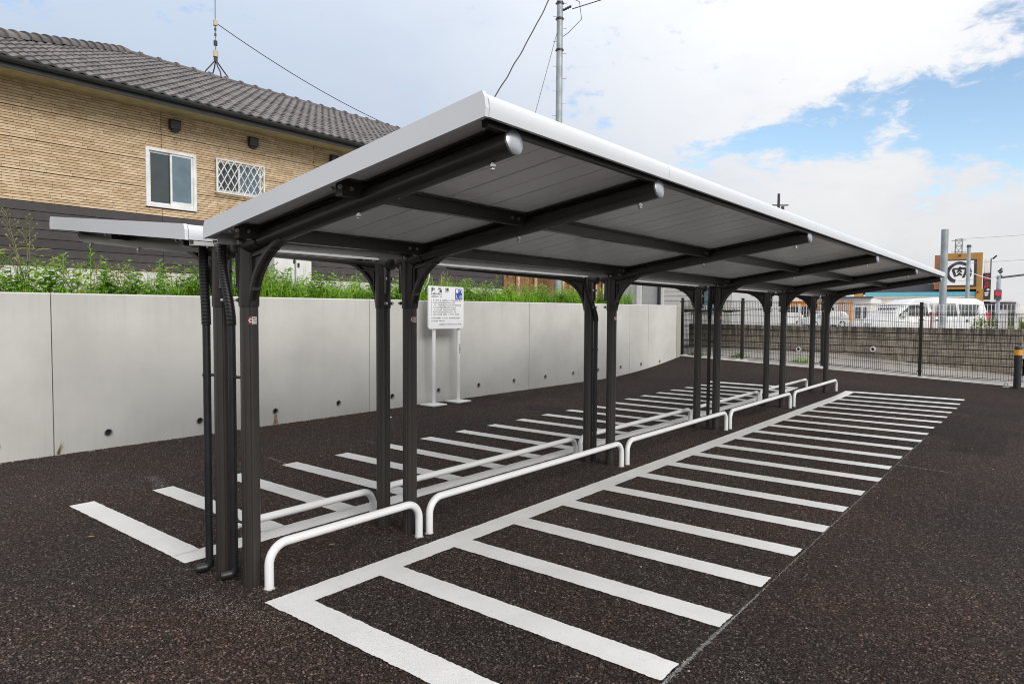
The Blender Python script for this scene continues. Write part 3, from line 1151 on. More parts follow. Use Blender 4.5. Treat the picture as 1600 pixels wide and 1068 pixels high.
        for i in range(13):
            t = i / 12
            bz.append(tuple((1 - t) ** 2 * a0[k] + 2 * t * (1 - t) * a1[k] + t * t * a2[k] for k in (0, 1)))
        mm = MB()
        web = bz + [(0.335, ZA(0.335)), (0.03, ZA(0.03))]
        mm.prism([(X(u), z) for u, z in web], 'y', y - 0.012, y + 0.012)
        br = mm.build('knee_bracket', 'bronze', root)
        mm = MB()
        inner = []
        for i, (u, z) in enumerate(bz):
            p, q = bz[max(i - 1, 0)], bz[min(i + 1, 12)]
            dx, dz = q[0] - p[0], q[1] - p[1]
            L = sqrt(dx * dx + dz * dz)
            inner.append((u - dz / L * 0.020, z + dx / L * 0.020))
        nb = len(bz)
        for s2 in (-1, 1):
            pass
        outer_in = bz + inner[::-1]
        mm.prism([(X(u), z) for u, z in outer_in], 'y', y - 0.028, y + 0.028)
        mm.build('bracket_flange', 'bronze', br, True)
        mm = MB()
        for (pa, pb) in (((0.068, 1.585), (0.068, ZA(0.07) - 0.075)), ((0.068, ZA(0.07) - 0.075), (0.25, ZA(0.25) - 0.072))):
            du, dz = pb[0] - pa[0], pb[1] - pa[1]
            L = sqrt(du * du + dz * dz)
            nu, nz2 = -dz / L * 0.005, du / L * 0.005
            mm.prism([(X(pa[0] + nu), pa[1] + nz2), (X(pb[0] + nu), pb[1] + nz2), (X(pb[0] - nu), pb[1] - nz2), (X(pa[0] - nu), pa[1] - nz2)], 'y', y - 0.026, y + 0.026)
        mm.build('bracket_rib', 'bronze', br)
        # rear cap on the post and bolts
        mm = MB()
        mm.tube([(X(-0.048), y - 0.012, 1.60), (X(-0.048), y - 0.012, 1.605), (X(-0.048), y - 0.012, ZA(0) + 0.0), (X(-0.040), y - 0.012, ZA(0) + 0.03)], [0.034, 0.030, 0.030, 0.018], 14)
        mm.build('rear_cap', 'bronze', post, True)
        for z, u in ((1.535, -0.055), (1.70, -0.055)):
            mm = MB()
            for s2 in (-1, 1):
                mm = MB()
                mm.tube([(X(u), y + s2 * 0.028, z), (X(u - 0.018), y + s2 * 0.028, z)], [0.012, 0.009], 8)
                mm.build('bolt', 'bolt', post, True)
        # beam
        mm = MB()
        ub0 = -0.085
        mm.tube([(X(ub0), y, ZA(ub0)), (X(0.14), y, ZA(0.14))], 0.054, 24)
        mm.tube([(X(0.14), y, ZA(0.14)), (X(ubt), y, ZA(ubt))], 0.0475, 24)
        beam = mm.build('beam', 'bronze', root, True)
        mm = MB()
        mm.add([(X(u), y + d, z) for u in (0.02, ubt - 0.03) for d in (-0.022, 0.022) for z in (ZA(u) + 0.035, ZU(u) - 0.001)], [(0, 1, 3, 2), (4, 6, 7, 5), (0, 4, 5, 1), (2, 3, 7, 6), (0, 2, 6, 4), (1, 5, 7, 3)])
        mm.add([(X(u), y + d, z) for u in (0.02, ubt - 0.03) for d in (-0.05, 0.05) for z in (ZU(u) - 0.012, ZU(u) - 0.004)], [(0, 1, 3, 2), (4, 6, 7, 5), (0, 4, 5, 1), (2, 3, 7, 6), (0, 2, 6, 4), (1, 5, 7, 3)])
        mm.build('beam_flange', 'bronze', beam)
        mm = MB()
        ax = Vector((sg, 0, bs)).normalized()
        pe = Vector((X(ubt), y, ZA(ubt)))
        mm.tube([pe - ax * 0.002, pe + ax * 0.006, pe + ax * 0.014, pe + ax * 0.017], [0.0485, 0.0485, 0.036, 0.012], 24)
        mm.build('end_cap', 'cap', beam, True)
        mm = MB()
        pe = Vector((X(ub0), y, ZA(ub0)))
        mm.tube([pe + ax * 0.002, pe - ax * 0.008, pe - ax * 0.022, pe - ax * 0.028], [0.055, 0.054, 0.040, 0.012], 18)
        mm.build('rear_end_cap', 'bronze', beam, True)
        for u in (ubt - 0.10, ubt - 0.88):
            mm = MB()
            zb = ZA(u) - 0.05
            mm.tube([(X(u), y, zb + 0.01), (X(u), y, zb - 0.014)], 0.006, 8)
            mm.tube([(X(u), y, zb - 0.004), (X(u), y, zb - 0.012)], 0.012, 6)
            mm.ball((X(u), y, zb - 0.021), 0.011)
            mm.build('hook_bolt', 'bolt', beam, True)
        for u in (0.02, 0.115):
            for s2 in (-1, 1):
                mm = MB()
                mm.tube([(X(u), y + s2 * 0.055, ZA(u) + 0.004), (X(u), y + s2 * 0.070, ZA(u) + 0.004)], [0.014, 0.011], 8)
                mm.build('bolt', 'bolt', beam, True)
        # warning label on the post
        if stickers:
            for (t0, t1, mt, nm, rr) in ((-32, -12, 'red', 'red_label', 0.0), (-11.5, 22, 'sticker', 'white_label', 0.0)):
                mm = MB()
                ks = 5
                vs = []
                for i in range(ks + 1):
                    t = radians(t0 + (t1 - t0) * i / ks)
                    for z in (1.410, 1.448):
                        vs.append((x0 + 0.0477 * cos(t), y + 0.0477 * sin(t), z))
                mm.add(vs, [(2 * i, 2 * i + 2, 2 * i + 3, 2 * i + 1) for i in range(ks)])
                mm.build(nm, mt, post)
            mm = MB()
            N = 10
            tcn, rad = radians(-22), 0.010
            vs = []
            for i in range(N + 1):
                t = radians(50) + radians(260) * i / N
                for r2 in (rad, rad * 0.55):
                    aa = tcn + r2 * cos(t) / 0.0477
                    vs.append((x0 + 0.0483 * cos(aa), y + 0.0483 * sin(aa), 1.4285 + r2 * sin(t)))
            mm.add(vs, [(2 * i, 2 * i + 2, 2 * i + 3, 2 * i + 1) for i in range(N)])
            mm.build('label_mark', 'sticker', post)
            mm = MB()
            for zz2 in (1.442, 1.434, 1.424, 1.415):
                for i in range(4):
                    t0, t1 = radians(-7 + 6.5 * i), radians(-7 + 6.5 * i + random.uniform(3, 6))
                    mm.add([(x0 + 0.0483 * cos(t), y + 0.0483 * sin(t), z) for t, z in ((t0, zz2), (t1, zz2), (t1, zz2 + 0.004), (t0, zz2 + 0.004))], [(0, 1, 2, 3)])
            mm.build('label_print', 'ink', post)
    # --- rainwater pipes
    for (pi_, px, py, tx, ty, elbow, clampx) in pipes:
        y = PYS[pi_]
        bx, by = px, y + py
        mm = MB()
        mm.tube([(bx, by, 0.03 + gz(bx, by)), (bx, by, 1.43)], 0.021, 16)
        dp = mm.build('downpipe', 'black', root, True)
        mm = MB()
        zt = ZB(ulow) - 0.02
        path, rs = [], []
        N = 110
        for i in range(N + 1):
            t = i / N
            s3 = sstep(min(1, t * 1.15))
            path.append((bx + (tx - bx) * s3, by + (y + ty - by) * s3, 1.40 + (zt - 1.40) * t))
            rs.append(0.0262 if i % 2 else 0.0235)
        mm.tube(path, rs, 14)
        mm.build('flexible_hose', 'black', dp, True)
        if elbow:
            mm = MB()
            mm.tube([(bx, by, 0.075), (bx, by, 0.045), (bx - 0.006, by - 0.014, 0.033), (bx - 0.02, by - 0.055, 0.031), (bx - 0.024, by - 0.066, 0.031)], [0.025, 0.025, 0.025, 0.025, 0.021], 14)
            mm.build('elbow', 'black', dp, True)
        for z in (0.33, 1.12):
            mm = MB()
            mm.tube([(bx, by, z - 0.008), (bx, by, z + 0.008)], 0.0245, 14)
            mm.tube([(bx, by, z), (clampx, y - 0.01, z)], 0.008, 8)
            mm.build('pipe_clamp', 'black', dp, True)
    return root


make_shelter('bicycle_shelter', 'cantilever bicycle shelter with roof rising to the right, nearest the camera, over the right bays', -0.44, 1, -0.07, 1.84, 1.846, 2.132, 0.088, -0.21, 11.90, 0.0,
             [(0, -0.585, -0.02, -0.525, -0.10, True, -0.48), (3, -0.545, 0.0, -0.50, -0.10, False, -0.49)], True)
make_shelter('bicycle_shelter', 'cantilever bicycle shelter with roof rising to the left towards the concrete wall', -0.69, -1, -0.02, 1.97, 1.850, 2.050, 0.085, -0.225, 11.86, -0.015,
             [(0, -0.79, -0.04, -0.775, -0.06, True, -0.73), (2, -0.61, 0.0, -0.69, -0.05, False, -0.64)], False)

# ================================================================ white wheel rails


def rail(y0, y1, x, label, zt=0.232, r=0.0243, rb=0.105):
    root = thing('wheel_rail', label, 'bike rail', (x, (y0 + y1) / 2, 0), 'white hoop rails along the bicycle bays')
    pts = [(x, y0, gz(x, y0) - 0.03), (x, y0, zt - rb)]
    pts += arc((x, y0 + rb, zt - rb), rb, pi, pi / 2, 8, 'yz')[1:]
    nn = 6
    pts += [(x, y0 + rb + (y1 - y0 - 2 * rb) * i / nn, zt) for i in range(1, nn)]
    pts += arc((x, y1 - rb, zt - rb), rb, pi / 2, 0, 8, 'yz')
    pts += [(x, y1, gz(x, y1) - 0.03)]
    mm = MB()
    mm.tube(pts, r, 16)
    mm.build('bent_tube', 'white', root, True)
    mm = MB()
    for y in (y0, y1):
        z = gz(x, y)
        mm = MB()
        mm.tube([(x, y, z), (x, y, z + 0.006)], [r + 0.007, r + 0.002], 14)
        mm.build('foot_grout', 'lot', root)
    return root


ordn = ['short white hoop rail nearest the camera', 'long white hoop rail, second from the camera', 'white hoop rail, third from the camera', 'white hoop rail, fourth from the camera', 'farthest white hoop rail']
for i, (a, b) in enumerate(((0.03, 1.12), (1.215, 3.79), (3.90, 6.45), (6.585, 9.12), (9.32, 12.0))):
    rail(a, b, -0.32, ordn[i] + ', in the front row beside the right bays')
for i, (a, b) in enumerate(((0.12, 1.235), (1.33, 3.90), (3.99, 6.72), (6.82, 9.42), (9.53, 12.25))):
    rail(a, b, -0.925, ordn[i] + ', in the back row beside the left bays', 0.186, 0.0243, 0.095)

# ================================================================ notice board
sg = thing('notice_board', 'white bicycle parking notice board on two white posts in front of the concrete wall', 'sign', (-4.74, 5.95, 0))
m = MB()
yc0, yc1, zb0, zb1, rr = 5.50, 6.30, 1.215, 1.888, 0.035
ring = []
for (cyy, czz, a) in ((yc1 - rr, zb1 - rr, 0), (yc0 + rr, zb1 - rr, pi / 2), (yc0 + rr, zb0 + rr, pi), (yc1 - rr, zb0 + rr, 1.5 * pi)):
    for i in range(6):
        t = a + (pi / 2) * i / 5
        ring.append((cyy + rr * cos(t), czz + rr * sin(t)))
m.prism(ring, 'x', -4.745, -4.722)
m.build('board', 'board', sg)
for y in (5.665, 6.235):
    m = MB()
    m.tube([(-4.775, y, 0.01), (-4.775, y, 1.80)], 0.030, 16)
    po = m.build('post', 'white', sg, True)
    m = MB()
    m.bev(-4.93, -4.62, y - 0.15, y + 0.15, 0.0, 0.022, 0.004)
    m.build('base_plate', 'white', po)
XF = -4.7205


def text(body, size, y, z, parent, name, mat='ink'):
    c = bpy.data.curves.new('t', 'FONT')
    c.body = body
    c.size = size
    c.offset = 0.0022
    c.align_x = 'LEFT'
    o = bpy.data.objects.new('t', c)
    COL.objects.link(o)
    dg = bpy.context.evaluated_depsgraph_get()
    me = bpy.data.meshes.new_from_object(o.evaluated_get(dg))
    bpy.data.objects.remove(o)
    w = wloc(parent)
    me.transform(Matrix(((0, 0, 0, XF - w.x), (1, 0, 0, y - w.y), (0, 1, 0, z - w.z), (0, 0, 0, 1))))
    me.name = name
    me.materials.clear()
    me.materials.append(MAT[mat])
    return link(name, me, parent)


def glyphs(mm, y, z, h, nchar, pitch, x=XF, bold=1.0, gaps=0.08):
    """one row of print too small to read in the photograph"""
    for i in range(nchar):
        if random.random() < gaps:
            continue
        a = y + i * pitch
        w = pitch * 0.82
        for k in range(random.choice((2, 3))):
            zz2 = z + h * (0.12 + 0.36 * k)
            mm.add([(x, a + w * random.uniform(0, 0.25), zz2), (x, a + w * random.uniform(0.7, 1), zz2), (x, a + w * random.uniform(0.7, 1), zz2 + h * 0.17 * bold), (x, a + w * random.uniform(0, 0.25), zz2 + h * 0.17 * bold)], [(0, 1, 2, 3)])
        vx = a + w * random.uniform(0.2, 0.7)
        mm.add([(x, vx, z), (x, vx + w * 0.16 * bold, z), (x, vx + w * 0.16 * bold, z + h), (x, vx, z + h)], [(0, 1, 2, 3)])


for ch, y in (('駐', 5.555), ('輪', 5.71), ('場', 5.865)):
    t = text(ch, 0.085, y, 1.795, sg, 'title_character')
m = MB()
glyphs(m, 5.555, 1.752, 0.028, 8, 0.030, bold=1.5, gaps=0)
glyphs(m, 5.555, 1.715, 0.020, 11, 0.022)
for i in range(7):
    z = 1.655 - 0.037 * i
    glyphs(m, 5.552, z, 0.020, 1, 0.02)
    glyphs(m, 5.60, z, 0.022, random.choice((21, 24, 26)), 0.0245, bold=1.1)
glyphs(m, 5.56, 1.375, 0.021, 27, 0.0245, bold=1.1)
glyphs(m, 5.56, 1.330, 0.021, 12, 0.0245)
glyphs(m, 5.70, 1.275, 0.021, 22, 0.0245)
stuff(m.build('small_print', 'ink', sg))
m = MB()
m.box(-4.7218, XF + 0.0008, 6.10, 6.265, 1.685, 1.86)
ic = m.build('blue_emblem', 'sign_blue', sg)
m = MB()


def wq(y0, y1, z0, z1):
    MB().quad((XF + 0.0022, y0, z0), (XF + 0.0022, y1, z0), (XF + 0.0022, y1, z1), (XF + 0.0022, y0, z1)).build('emblem_mark', 'sticker', ic)


wq(6.112, 6.168, 1.79, 1.85)
wq(6.198, 6.245, 1.835, 1.848)
wq(6.238, 6.252, 1.79, 1.838)
wq(6.198, 6.209, 1.815, 1.838)
wq(6.117, 6.131, 1.70, 1.76)
wq(6.117, 6.165, 1.70, 1.714)
for a in ((6.198, 6.252, 1.75, 1.758), (6.198, 6.252, 1.70, 1.708), (6.198, 6.206, 1.70, 1.758), (6.244, 6.252, 1.70, 1.758), (6.214, 6.236, 1.725, 1.735), (6.221, 6.229, 1.712, 1.748)):
    wq(*a)
m = MB()
XP = -4.7455
for i, z in enumerate((0.925, 0.885, 0.845, 0.805)):
    glyphs(m, 6.219, z, 0.030, 1, 0.036, XP + 0.002, 1.4, 0)
m.build('post_print', 'ink', sg)
# ================================================================ tan house with tiled roof
house = thing('tiled_house', 'tan brick-clad house with dark lower siding and grey wavy tile roof on the terrace', 'house', (-9.0, 6, 1.6))
HX, HY0, HY1 = -9.0, -4.5, 12.5
EZ = 5.02
m = MB()
m.box(-17.6, HX - 0.012, HY0, HY1 - 0.01, 1.5, EZ)
m.build('wall', 'mortar', house)
m = MB()
m.box(HX - 0.3, HX + 0.0, HY0 + 0.02, HY1 - 0.02, 1.5, 2.13)
m.build('foundation', 'foundation', house)
# openings (y0, y1, z0, z1)
OPEN = [(3.14, 3.95, 3.24, 4.185), (4.35, 5.22, 3.645, 4.185)]


def covered(a, b, z0, z1):
    return any(a < o[1] and b > o[0] and z0 < o[3] and z1 > o[2] for o in OPEN)


# brick-faced siding
CH = 0.0414
bricks = []
z = 3.085
row = 0
while z < EZ - 0.02:
    gapz = 0.016 if row % 11 == 10 else 0.0085
    y = 0.2 - random.uniform(0, 0.25)
    off = 0
    while y < HY1:
        L = random.choice((0.16, 0.22, 0.25, 0.28, 0.34))
        b = min(y + L, HY1)
        # siding sheet joints
        for sj in (0.36, 3.39, 6.42, 9.45):
            if y < sj < b:
                b = sj - 0.004
        segs = [(y, b)]
        for o_ in OPEN:
            if z < o_[3] and z + CH > o_[2]:
                nx_ = []
                for p0, p1 in segs:
                    nx_ += [(p0, min(p1, o_[0] - 0.012)), (max(p0, o_[1] + 0.012), p1)]
                segs = [q for q in nx_ if q[1] - q[0] > 0.02]
        tn_, pj = random.random(), random.uniform(0.006, 0.012)
        for p0, p1 in segs:
            if p1 - p0 > 0.03:
                bricks.append((p0 + 0.002, p1 - 0.002, z, z + CH - gapz, tn_, pj))
        y = b if b - y > 0.001 else y + 0.01
        for sj in (0.36, 3.39, 6.42, 9.45):
            if abs(y - (sj - 0.004)) < 1e-6:
                y = sj + 0.004
    z += CH
    row += 1
bricks.sort(key=lambda q: (Vector((HX, (q[0] + q[1]) / 2, q[2])) - CAM).length / (q[1] - q[0]) ** 0.5)
cache = {}
rest, tones = MB(), []
for i, (a, b, z0, z1, tn_, pr_) in enumerate(bricks):
    if i < 300:
        key = (round(b - a, 3), round(z1 - z0, 4), int(tn_ * 4), int(pr_ * 1000))
        if key not in cache:
            mm = MB()
            mm.box(-0.012, key[3] / 1000, 0, key[0], 0, key[1])
            cache[key] = mm.mesh('brick', 'brick', False, (0, 0, 0), (key[2] + 0.5) / 4)
        o = link('brick', cache[key], house)
        o.location = (0, a - 6, z0 - 1.6)
    else:
        rest.box(HX - 0.012, HX + pr_, a, b, z0, z1)
        tones += [tn_] * 8
stuff(rest.build('brickwork', 'brick', house, False, tones))
# dark boards below
z = 2.135
while z < 3.07:
    zt = min(z + 0.135, 3.08)
    for a, b in ((-4.4, 0.36), (0.36, 3.39), (3.39, 6.42), (6.42, 9.45), (9.45, 12.48)):
        mm = MB()
        mm.add([(HX - 0.01, a + 0.003, z + 0.004), (HX + 0.022, a + 0.003, z + 0.004), (HX + 0.014, a + 0.003, zt - 0.004), (HX - 0.01, a + 0.003, zt - 0.004),
                (HX - 0.01, b - 0.003, z + 0.004), (HX + 0.022, b - 0.003, z + 0.004), (HX + 0.014, b - 0.003, zt - 0.004), (HX - 0.01, b - 0.003, zt - 0.004)],
               [(0, 1, 2, 3), (4, 7, 6, 5), (0, 4, 5, 1), (1, 5, 6, 2), (2, 6, 7, 3), (3, 7, 4, 0)])
        mm.build('siding_board', 'dark_board', house, False, random.random())
    z += 0.135
# corner trim
m = MB()
m.box(HX - 0.05, HX + 0.03, HY1 - 0.02, HY1 + 0.02, 2.1, EZ)
m.build('corner_trim', 'dark_board', house, False, 0.3)
# soffit, fascia, gutter
GX = -8.4
m = MB()
m.box(GX + 0.02, HX + 0.002, HY0 - 0.5, HY1 + 0.55, 4.835, 4.86)
m.build('soffit', 'soffit', house)
m = MB()
m.box(GX + 0.0, GX + 0.03, HY0 - 0.5, HY1 + 0.55, 4.78, 4.93)
m.build('eave_fascia', 'eave_metal', house)
m = MB()
pr = []
for i in range(9):
    t = pi + pi * i / 8
    pr.append((GX + 0.085 + 0.055 * cos(t), 4.905 + 0.06 * sin(t)))
pr += [(GX + 0.085 + 0.049 * cos(pi + pi * i / 8), 4.905 + 0.053 * sin(pi + pi * i / 8)) for i in range(8, -1, -1)]
m.prism(pr, 'y', HY0 - 0.5, HY1 + 0.5)
gt = m.build('eave_gutter', 'eave_metal', house, True)
for i in range(22):
    y = -3 + 0.75 * i
    mm = MB()
    mm.tube([(GX + 0.03, y, 4.89), (GX + 0.06, y, 4.842), (GX + 0.10, y, 4.838), (GX + 0.147, y, 4.90)], 0.006, 6)
    mm.build('gutter_bracket', 'eave_metal', gt)
# roof: sheets below, tiles above
RS = 0.45
RX = -13.3
RZ = 4.94 + RS * (GX - RX)
hip = lambda run: -0.30 + run
m = MB()
run = GX - RX
m.add([(GX + 0.05, -0.30, 4.915), (GX + 0.05, HY1 + 0.55, 4.915), (RX, HY1 + 0.55, RZ - 0.03), (RX, -0.3 + run, RZ - 0.03)], [(0, 1, 2, 3)])
m.add([(RX, HY1 + 0.55, RZ - 0.03), (RX, -0.3 + run, RZ - 0.03), (-18.2, -0.3, 4.915), (-18.2, HY1 + 0.55, 4.915)], [(0, 1, 2, 3)])
m.add([(GX + 0.05, -0.30, 4.915), (-18.2, -0.30, 4.915), (RX, -0.3 + run, RZ - 0.03)], [(0, 1, 2)])
m.add([(GX + 0.05, HY1 + 0.4, 4.90), (-18.2, HY1 + 0.4, 4.90), (RX, HY1 + 0.4, RZ - 0.05)], [(0, 1, 2)])
# lower wing continuing past the left of the frame
m.box(-17.8, GX - 0.4, HY0 - 0.5, -0.3, 4.80, 4.9)
m.build('roof_deck', 'roof_under', house)
TW, TE = 0.38, 0.29
cs, sn = 1 / sqrt(1 + RS * RS), RS / sqrt(1 + RS * RS)


def tile_mesh(tone):
    mm = MB()
    n = 14
    ln = 0.33
    vs = []
    for j in range(n + 1):
        y = TW * j / n
        h = 0.036 * (0.5 + 0.5 * cos(4 * pi * j / n)) ** 0.8
        vs += [(0, y, h - 0.010), (0, y, h + 0.020), (ln, y, h - 0.002)]
    fs = []
    for j in range(n):
        a, b = 3 * j, 3 * j + 3
        fs += [(a, a + 1, b + 1, b), (a + 1, a + 2, b + 2, b + 1)]
    mm.add(vs, fs)
    return mm.mesh('roof_tile', 'tile', True, (0, 0, 0), tone)


tmesh = [tile_mesh(0.1 + 0.16 * i) for i in range(6)]
slope_len = run / cs
nrow = int(slope_len / TE)
ROT = Matrix(((-cs, 0, sn), (0, -1, 0), (sn, 0, cs)))
cand = []
for r_ in range(nrow + 1):
    d = -0.04 + r_ * TE
    for c_ in range(60):
        y = HY1 + 0.5 - c_ * TW
        if y - TW * 0.5 < hip(d * cs) + 0.05 or d + 0.1 > slope_len:
            continue
        p = Vector((GX + 0.03 - d * cs, y, 4.935 + d * sn))
        cand.append(((p - CAM).length, p))
cand.sort(key=lambda q: q[0])
rest, tones = MB(), []
for i, (dd, p) in enumerate(cand):
    jit = Vector((0, random.uniform(-0.003, 0.003), random.uniform(-0.002, 0.003)))
    me = random.choice(tmesh)
    if i < 300:
        o = link('roof_tile', me, house)
        o.matrix_basis = Matrix.Translation(p + jit - Vector((-9, 6, 1.6))) @ ROT.to_4x4()
    else:
        vs = [tuple(p + jit + ROT @ v.co) for v in me.vertices]
        rest.add(vs, [tuple(f.vertices) for f in me.polygons])
        tones += [me.attributes['tone'].data[0].value] * len(vs)
rt_o = stuff(rest.build('roof_tiling', 'tile', house, True, tones))


def half_pipe(mm, p, q, r, r2=None, n=10):
    p, q = Vector(p), Vector(q)
    d = (q - p).normalized()
    s_ = d.cross(Vector((0, 0, 1))).normalized()
    u_ = s_.cross(d)
    r2 = r2 or r
    vs = []
    for (c, rad) in ((p, r), (q, r2)):
        for i in range(n + 1):
            t = pi * i / n
            vs.append(tuple(c + s_ * rad * cos(t) + u_ * rad * sin(t)))
    k = n + 1
    mm.add(vs, [(i, i + 1, k + i + 1, k + i) for i in range(n)] + [tuple(range(k)), tuple(range(k, 2 * k))])


hl = Vector((RX, -0.3 + run, RZ + 0.02)) - Vector((GX, -0.30, 4.965))
nh = 22
for i in range(nh):
    a = Vector((GX, -0.30, 4.965)) + hl * (i / nh)
    b = Vector((GX, -0.30, 4.965)) + hl * ((i + 1.12) / nh)
    mm = MB()
    half_pipe(mm, a, b + Vector((0, 0, -0.02)), 0.135, 0.11)
    mm.build('hip_tile', 'tile', house, True, random.random())
y = -0.3 + run - 0.1
while y < HY1 + 0.5:
    mm = MB()
    half_pipe(mm, (RX, y, RZ - 0.01), (RX, y + 0.40, RZ - 0.01), 0.10, 0.10)
    half_pipe(mm, (RX, y + 0.36, RZ - 0.005), (RX, y + 0.42, RZ - 0.005), 0.125, 0.125)
    mm.build('ridge_tile', 'tile', house, True, random.random())
    y += 0.40
# large sliding window
w = MB()
y0, y1, z0, z1 = OPEN[0]
for a in ((y0 - 0.02, y0 + 0.035, z0 - 0.02, z1 + 0.02), (y1 - 0.035, y1 + 0.02, z0 - 0.02, z1 + 0.02), (y0 + 0.035, y1 - 0.035, z1 - 0.03, z1 + 0.02), (y0 + 0.035, y1 - 0.035, z0 - 0.02, z0 + 0.03)):
    w.box(HX - 0.03, HX + 0.045, *a)
win = w.build('window', 'alu', house)
ym = (y0 + y1) / 2
for a, b, xx, gm in ((y0 + 0.036, ym + 0.02, -0.012, 'glass_dark'), (ym - 0.02, y1 - 0.036, 0.012, 'glass_sky')):
    w = MB()
    fr = 0.032
    zz0, zz1 = z0 + 0.031, z1 - 0.031
    for q in ((a, a + fr, zz0, zz1), (b - fr, b, zz0, zz1), (a + fr, b - fr, zz1 - fr, zz1), (a + fr, b - fr, zz0, zz0 + (0.075 if xx > 0 else fr))):
        w.box(HX + xx - 0.008, HX + xx + 0.014, *q)
    w.build('sash', 'alu', win)
    w = MB()
    w.box(HX + xx - 0.002, HX + xx + 0.004, a + fr, b - fr, zz0 + (0.075 if xx > 0 else fr), zz1 - fr)
    w.build('pane', gm, win)
# small window behind a lattice
y0, y1, z0, z1 = OPEN[1]
w = MB()
for a in ((y0, y0 + 0.03, z0, z1), (y1 - 0.03, y1, z0, z1), (y0 + 0.03, y1 - 0.03, z1 - 0.03, z1), (y0 + 0.03, y1 - 0.03, z0, z0 + 0.03)):
    w.box(HX - 0.03, HX + 0.03, *a)
win = w.build('window', 'alu', house)
ym = (y0 + y1) / 2
w = MB()
w.box(HX - 0.01, HX + 0.012, ym - 0.02, ym + 0.02, z0 + 0.031, z1 - 0.031)
w.build('sash', 'alu', win)
for a, b, gm in ((y0 + 0.031, ym - 0.021, 'glass_dark'), (ym + 0.021, y1 - 0.031, 'glass_sky')):
    w = MB()
    w.box(HX - 0.005, HX + 0.002, a, b, z0 + 0.031, z1 - 0.031)
    w.build('pane', gm, win)
w = MB()
XG = HX + 0.10
ga, gb, gc, gd = y0 - 0.05, y1 + 0.03, z0 - 0.04, z1 + 0.03
for a in ((ga, ga + 0.022, gc, gd), (gb - 0.022, gb, gc, gd), (ga + 0.022, gb - 0.022, gd - 0.022, gd), (ga + 0.022, gb - 0.022, gc, gc + 0.022)):
    w.box(XG - 0.012, XG + 0.012, *a)
for yy in (ga + 0.011, gb - 0.011):
    for z_ in (gc + 0.012, gd - 0.012):
        w.box(HX + 0.0, XG - 0.013, yy - 0.01, yy + 0.01, z_ - 0.01, z_ + 0.01)
gf = w.build('grille_frame', 'alu', house)
w = MB()
n = 7
H, W = gd - gc - 0.044, gb - ga - 0.044
stp = W / n
for k in range(-4, n + 4):
    for sgn, xo in ((1, -0.004), (-1, 0.004)):
        ya = ga + 0.022 + k * stp
        # line from (ya, bottom) to (ya + sgn*3*stp, top), clipped to the frame
        t0, t1 = 0.0, 1.0
        dyy = sgn * 2.5 * stp
        lo, hi = ga + 0.022, gb - 0.022
        for bound, s3 in ((lo, 1), (hi, -1)):
            fa, fb = (ya - bound) * s3, (ya + dyy - bound) * s3
            if fa < 0 and fb < 0:
                t0, t1 = 1, 0
            elif fa < 0:
                t0 = max(t0, fa / (fa - fb))
            elif fb < 0:
                t1 = min(t1, fa / (fa - fb))
        if t1 - t0 > 0.05:
            w.tube([(XG + xo, ya + dyy * t0, gc + 0.022 + H * t0), (XG + xo, ya + dyy * t1, gc + 0.022 + H * t1)], 0.0085, 6)
w.build('lattice', 'alu', gf)
# square vent hoods
for y in (3.60, 5.05, 6.88):
    w = MB()
    w.prism([(HX + 0.005, 4.56), (HX + 0.10, 4.57), (HX + 0.11, 4.70), (HX + 0.09, 4.73), (HX + 0.005, 4.735)], 'y', y - 0.085, y + 0.085)
    v_ = w.build('vent_hood', 'eave_metal', house)
    w = MB()
    w.box(HX + 0.03, HX + 0.08, y - 0.06, y + 0.06, 4.53, 4.566)
    w.build('vent_grille', 'black', v_)
# dark panel standing for a window opening beside the white units
w = MB()
w.box(HX + 0.02, HX + 0.035, 4.95, 5.28, 2.14, 3.0)
w.build('dark_panel', 'eave_metal', house)

# equipment by the house wall
t = thing('outdoor_cabinet', 'broad white outdoor cabinet standing by the dark siding, the left of the two', 'cabinet', (-8.75, 5.5, 1.6), 'white cabinets by the house wall')
MB().bev(-8.92, -8.66, 5.30, 5.735, 1.66, 2.62, 0.012).build('casing', 'house_white', t)
MB().box(-8.66, -8.652, 5.33, 5.705, 1.75, 2.55).build('front_panel', 'house_white', t)
MB().box(-8.90, -8.68, 5.33, 5.70, 1.60, 1.658).build('plinth', 'foundation', t)
t = thing('outdoor_cabinet', 'narrow white outdoor cabinet standing right beside a broader one', 'cabinet', (-8.75, 5.95, 1.6), 'white cabinets by the house wall')
MB().bev(-8.92, -8.66, 5.775, 6.12, 1.66, 2.60, 0.012).build('casing', 'house_white', t)
MB().box(-8.655, -8.640, 5.79, 5.83, 2.34, 2.42).build('latch', 'black', t)
MB().box(-8.90, -8.68, 5.80, 6.10, 1.60, 1.658).build('plinth', 'foundation', t)
m = MB()
pts = []
for i in range(15):
    s_ = i / 14
    pts.append((-8.90 + 0.08 * sin(s_ * 3), 9.18 + 0.34 * sin(s_ * 2.6), 2.75 - 0.8 * s_ + 0.25 * sin(s_ * pi) * 0.4))
m.tube(pts, 0.016, 8)
tag(m.build('cable_loop', 'white', None, True), 'white looped cable hanging on the dark house wall above the notice board', 'cable')
m = MB()
m.tube([(-8.93, 9.52, 1.62), (-8.93, 9.52, 4.80)], 0.034, 10)
tag(m.build('drain_pipe', 'black', None, True), 'black vertical drain pipe on the dark house wall behind the notice board', 'pipe')

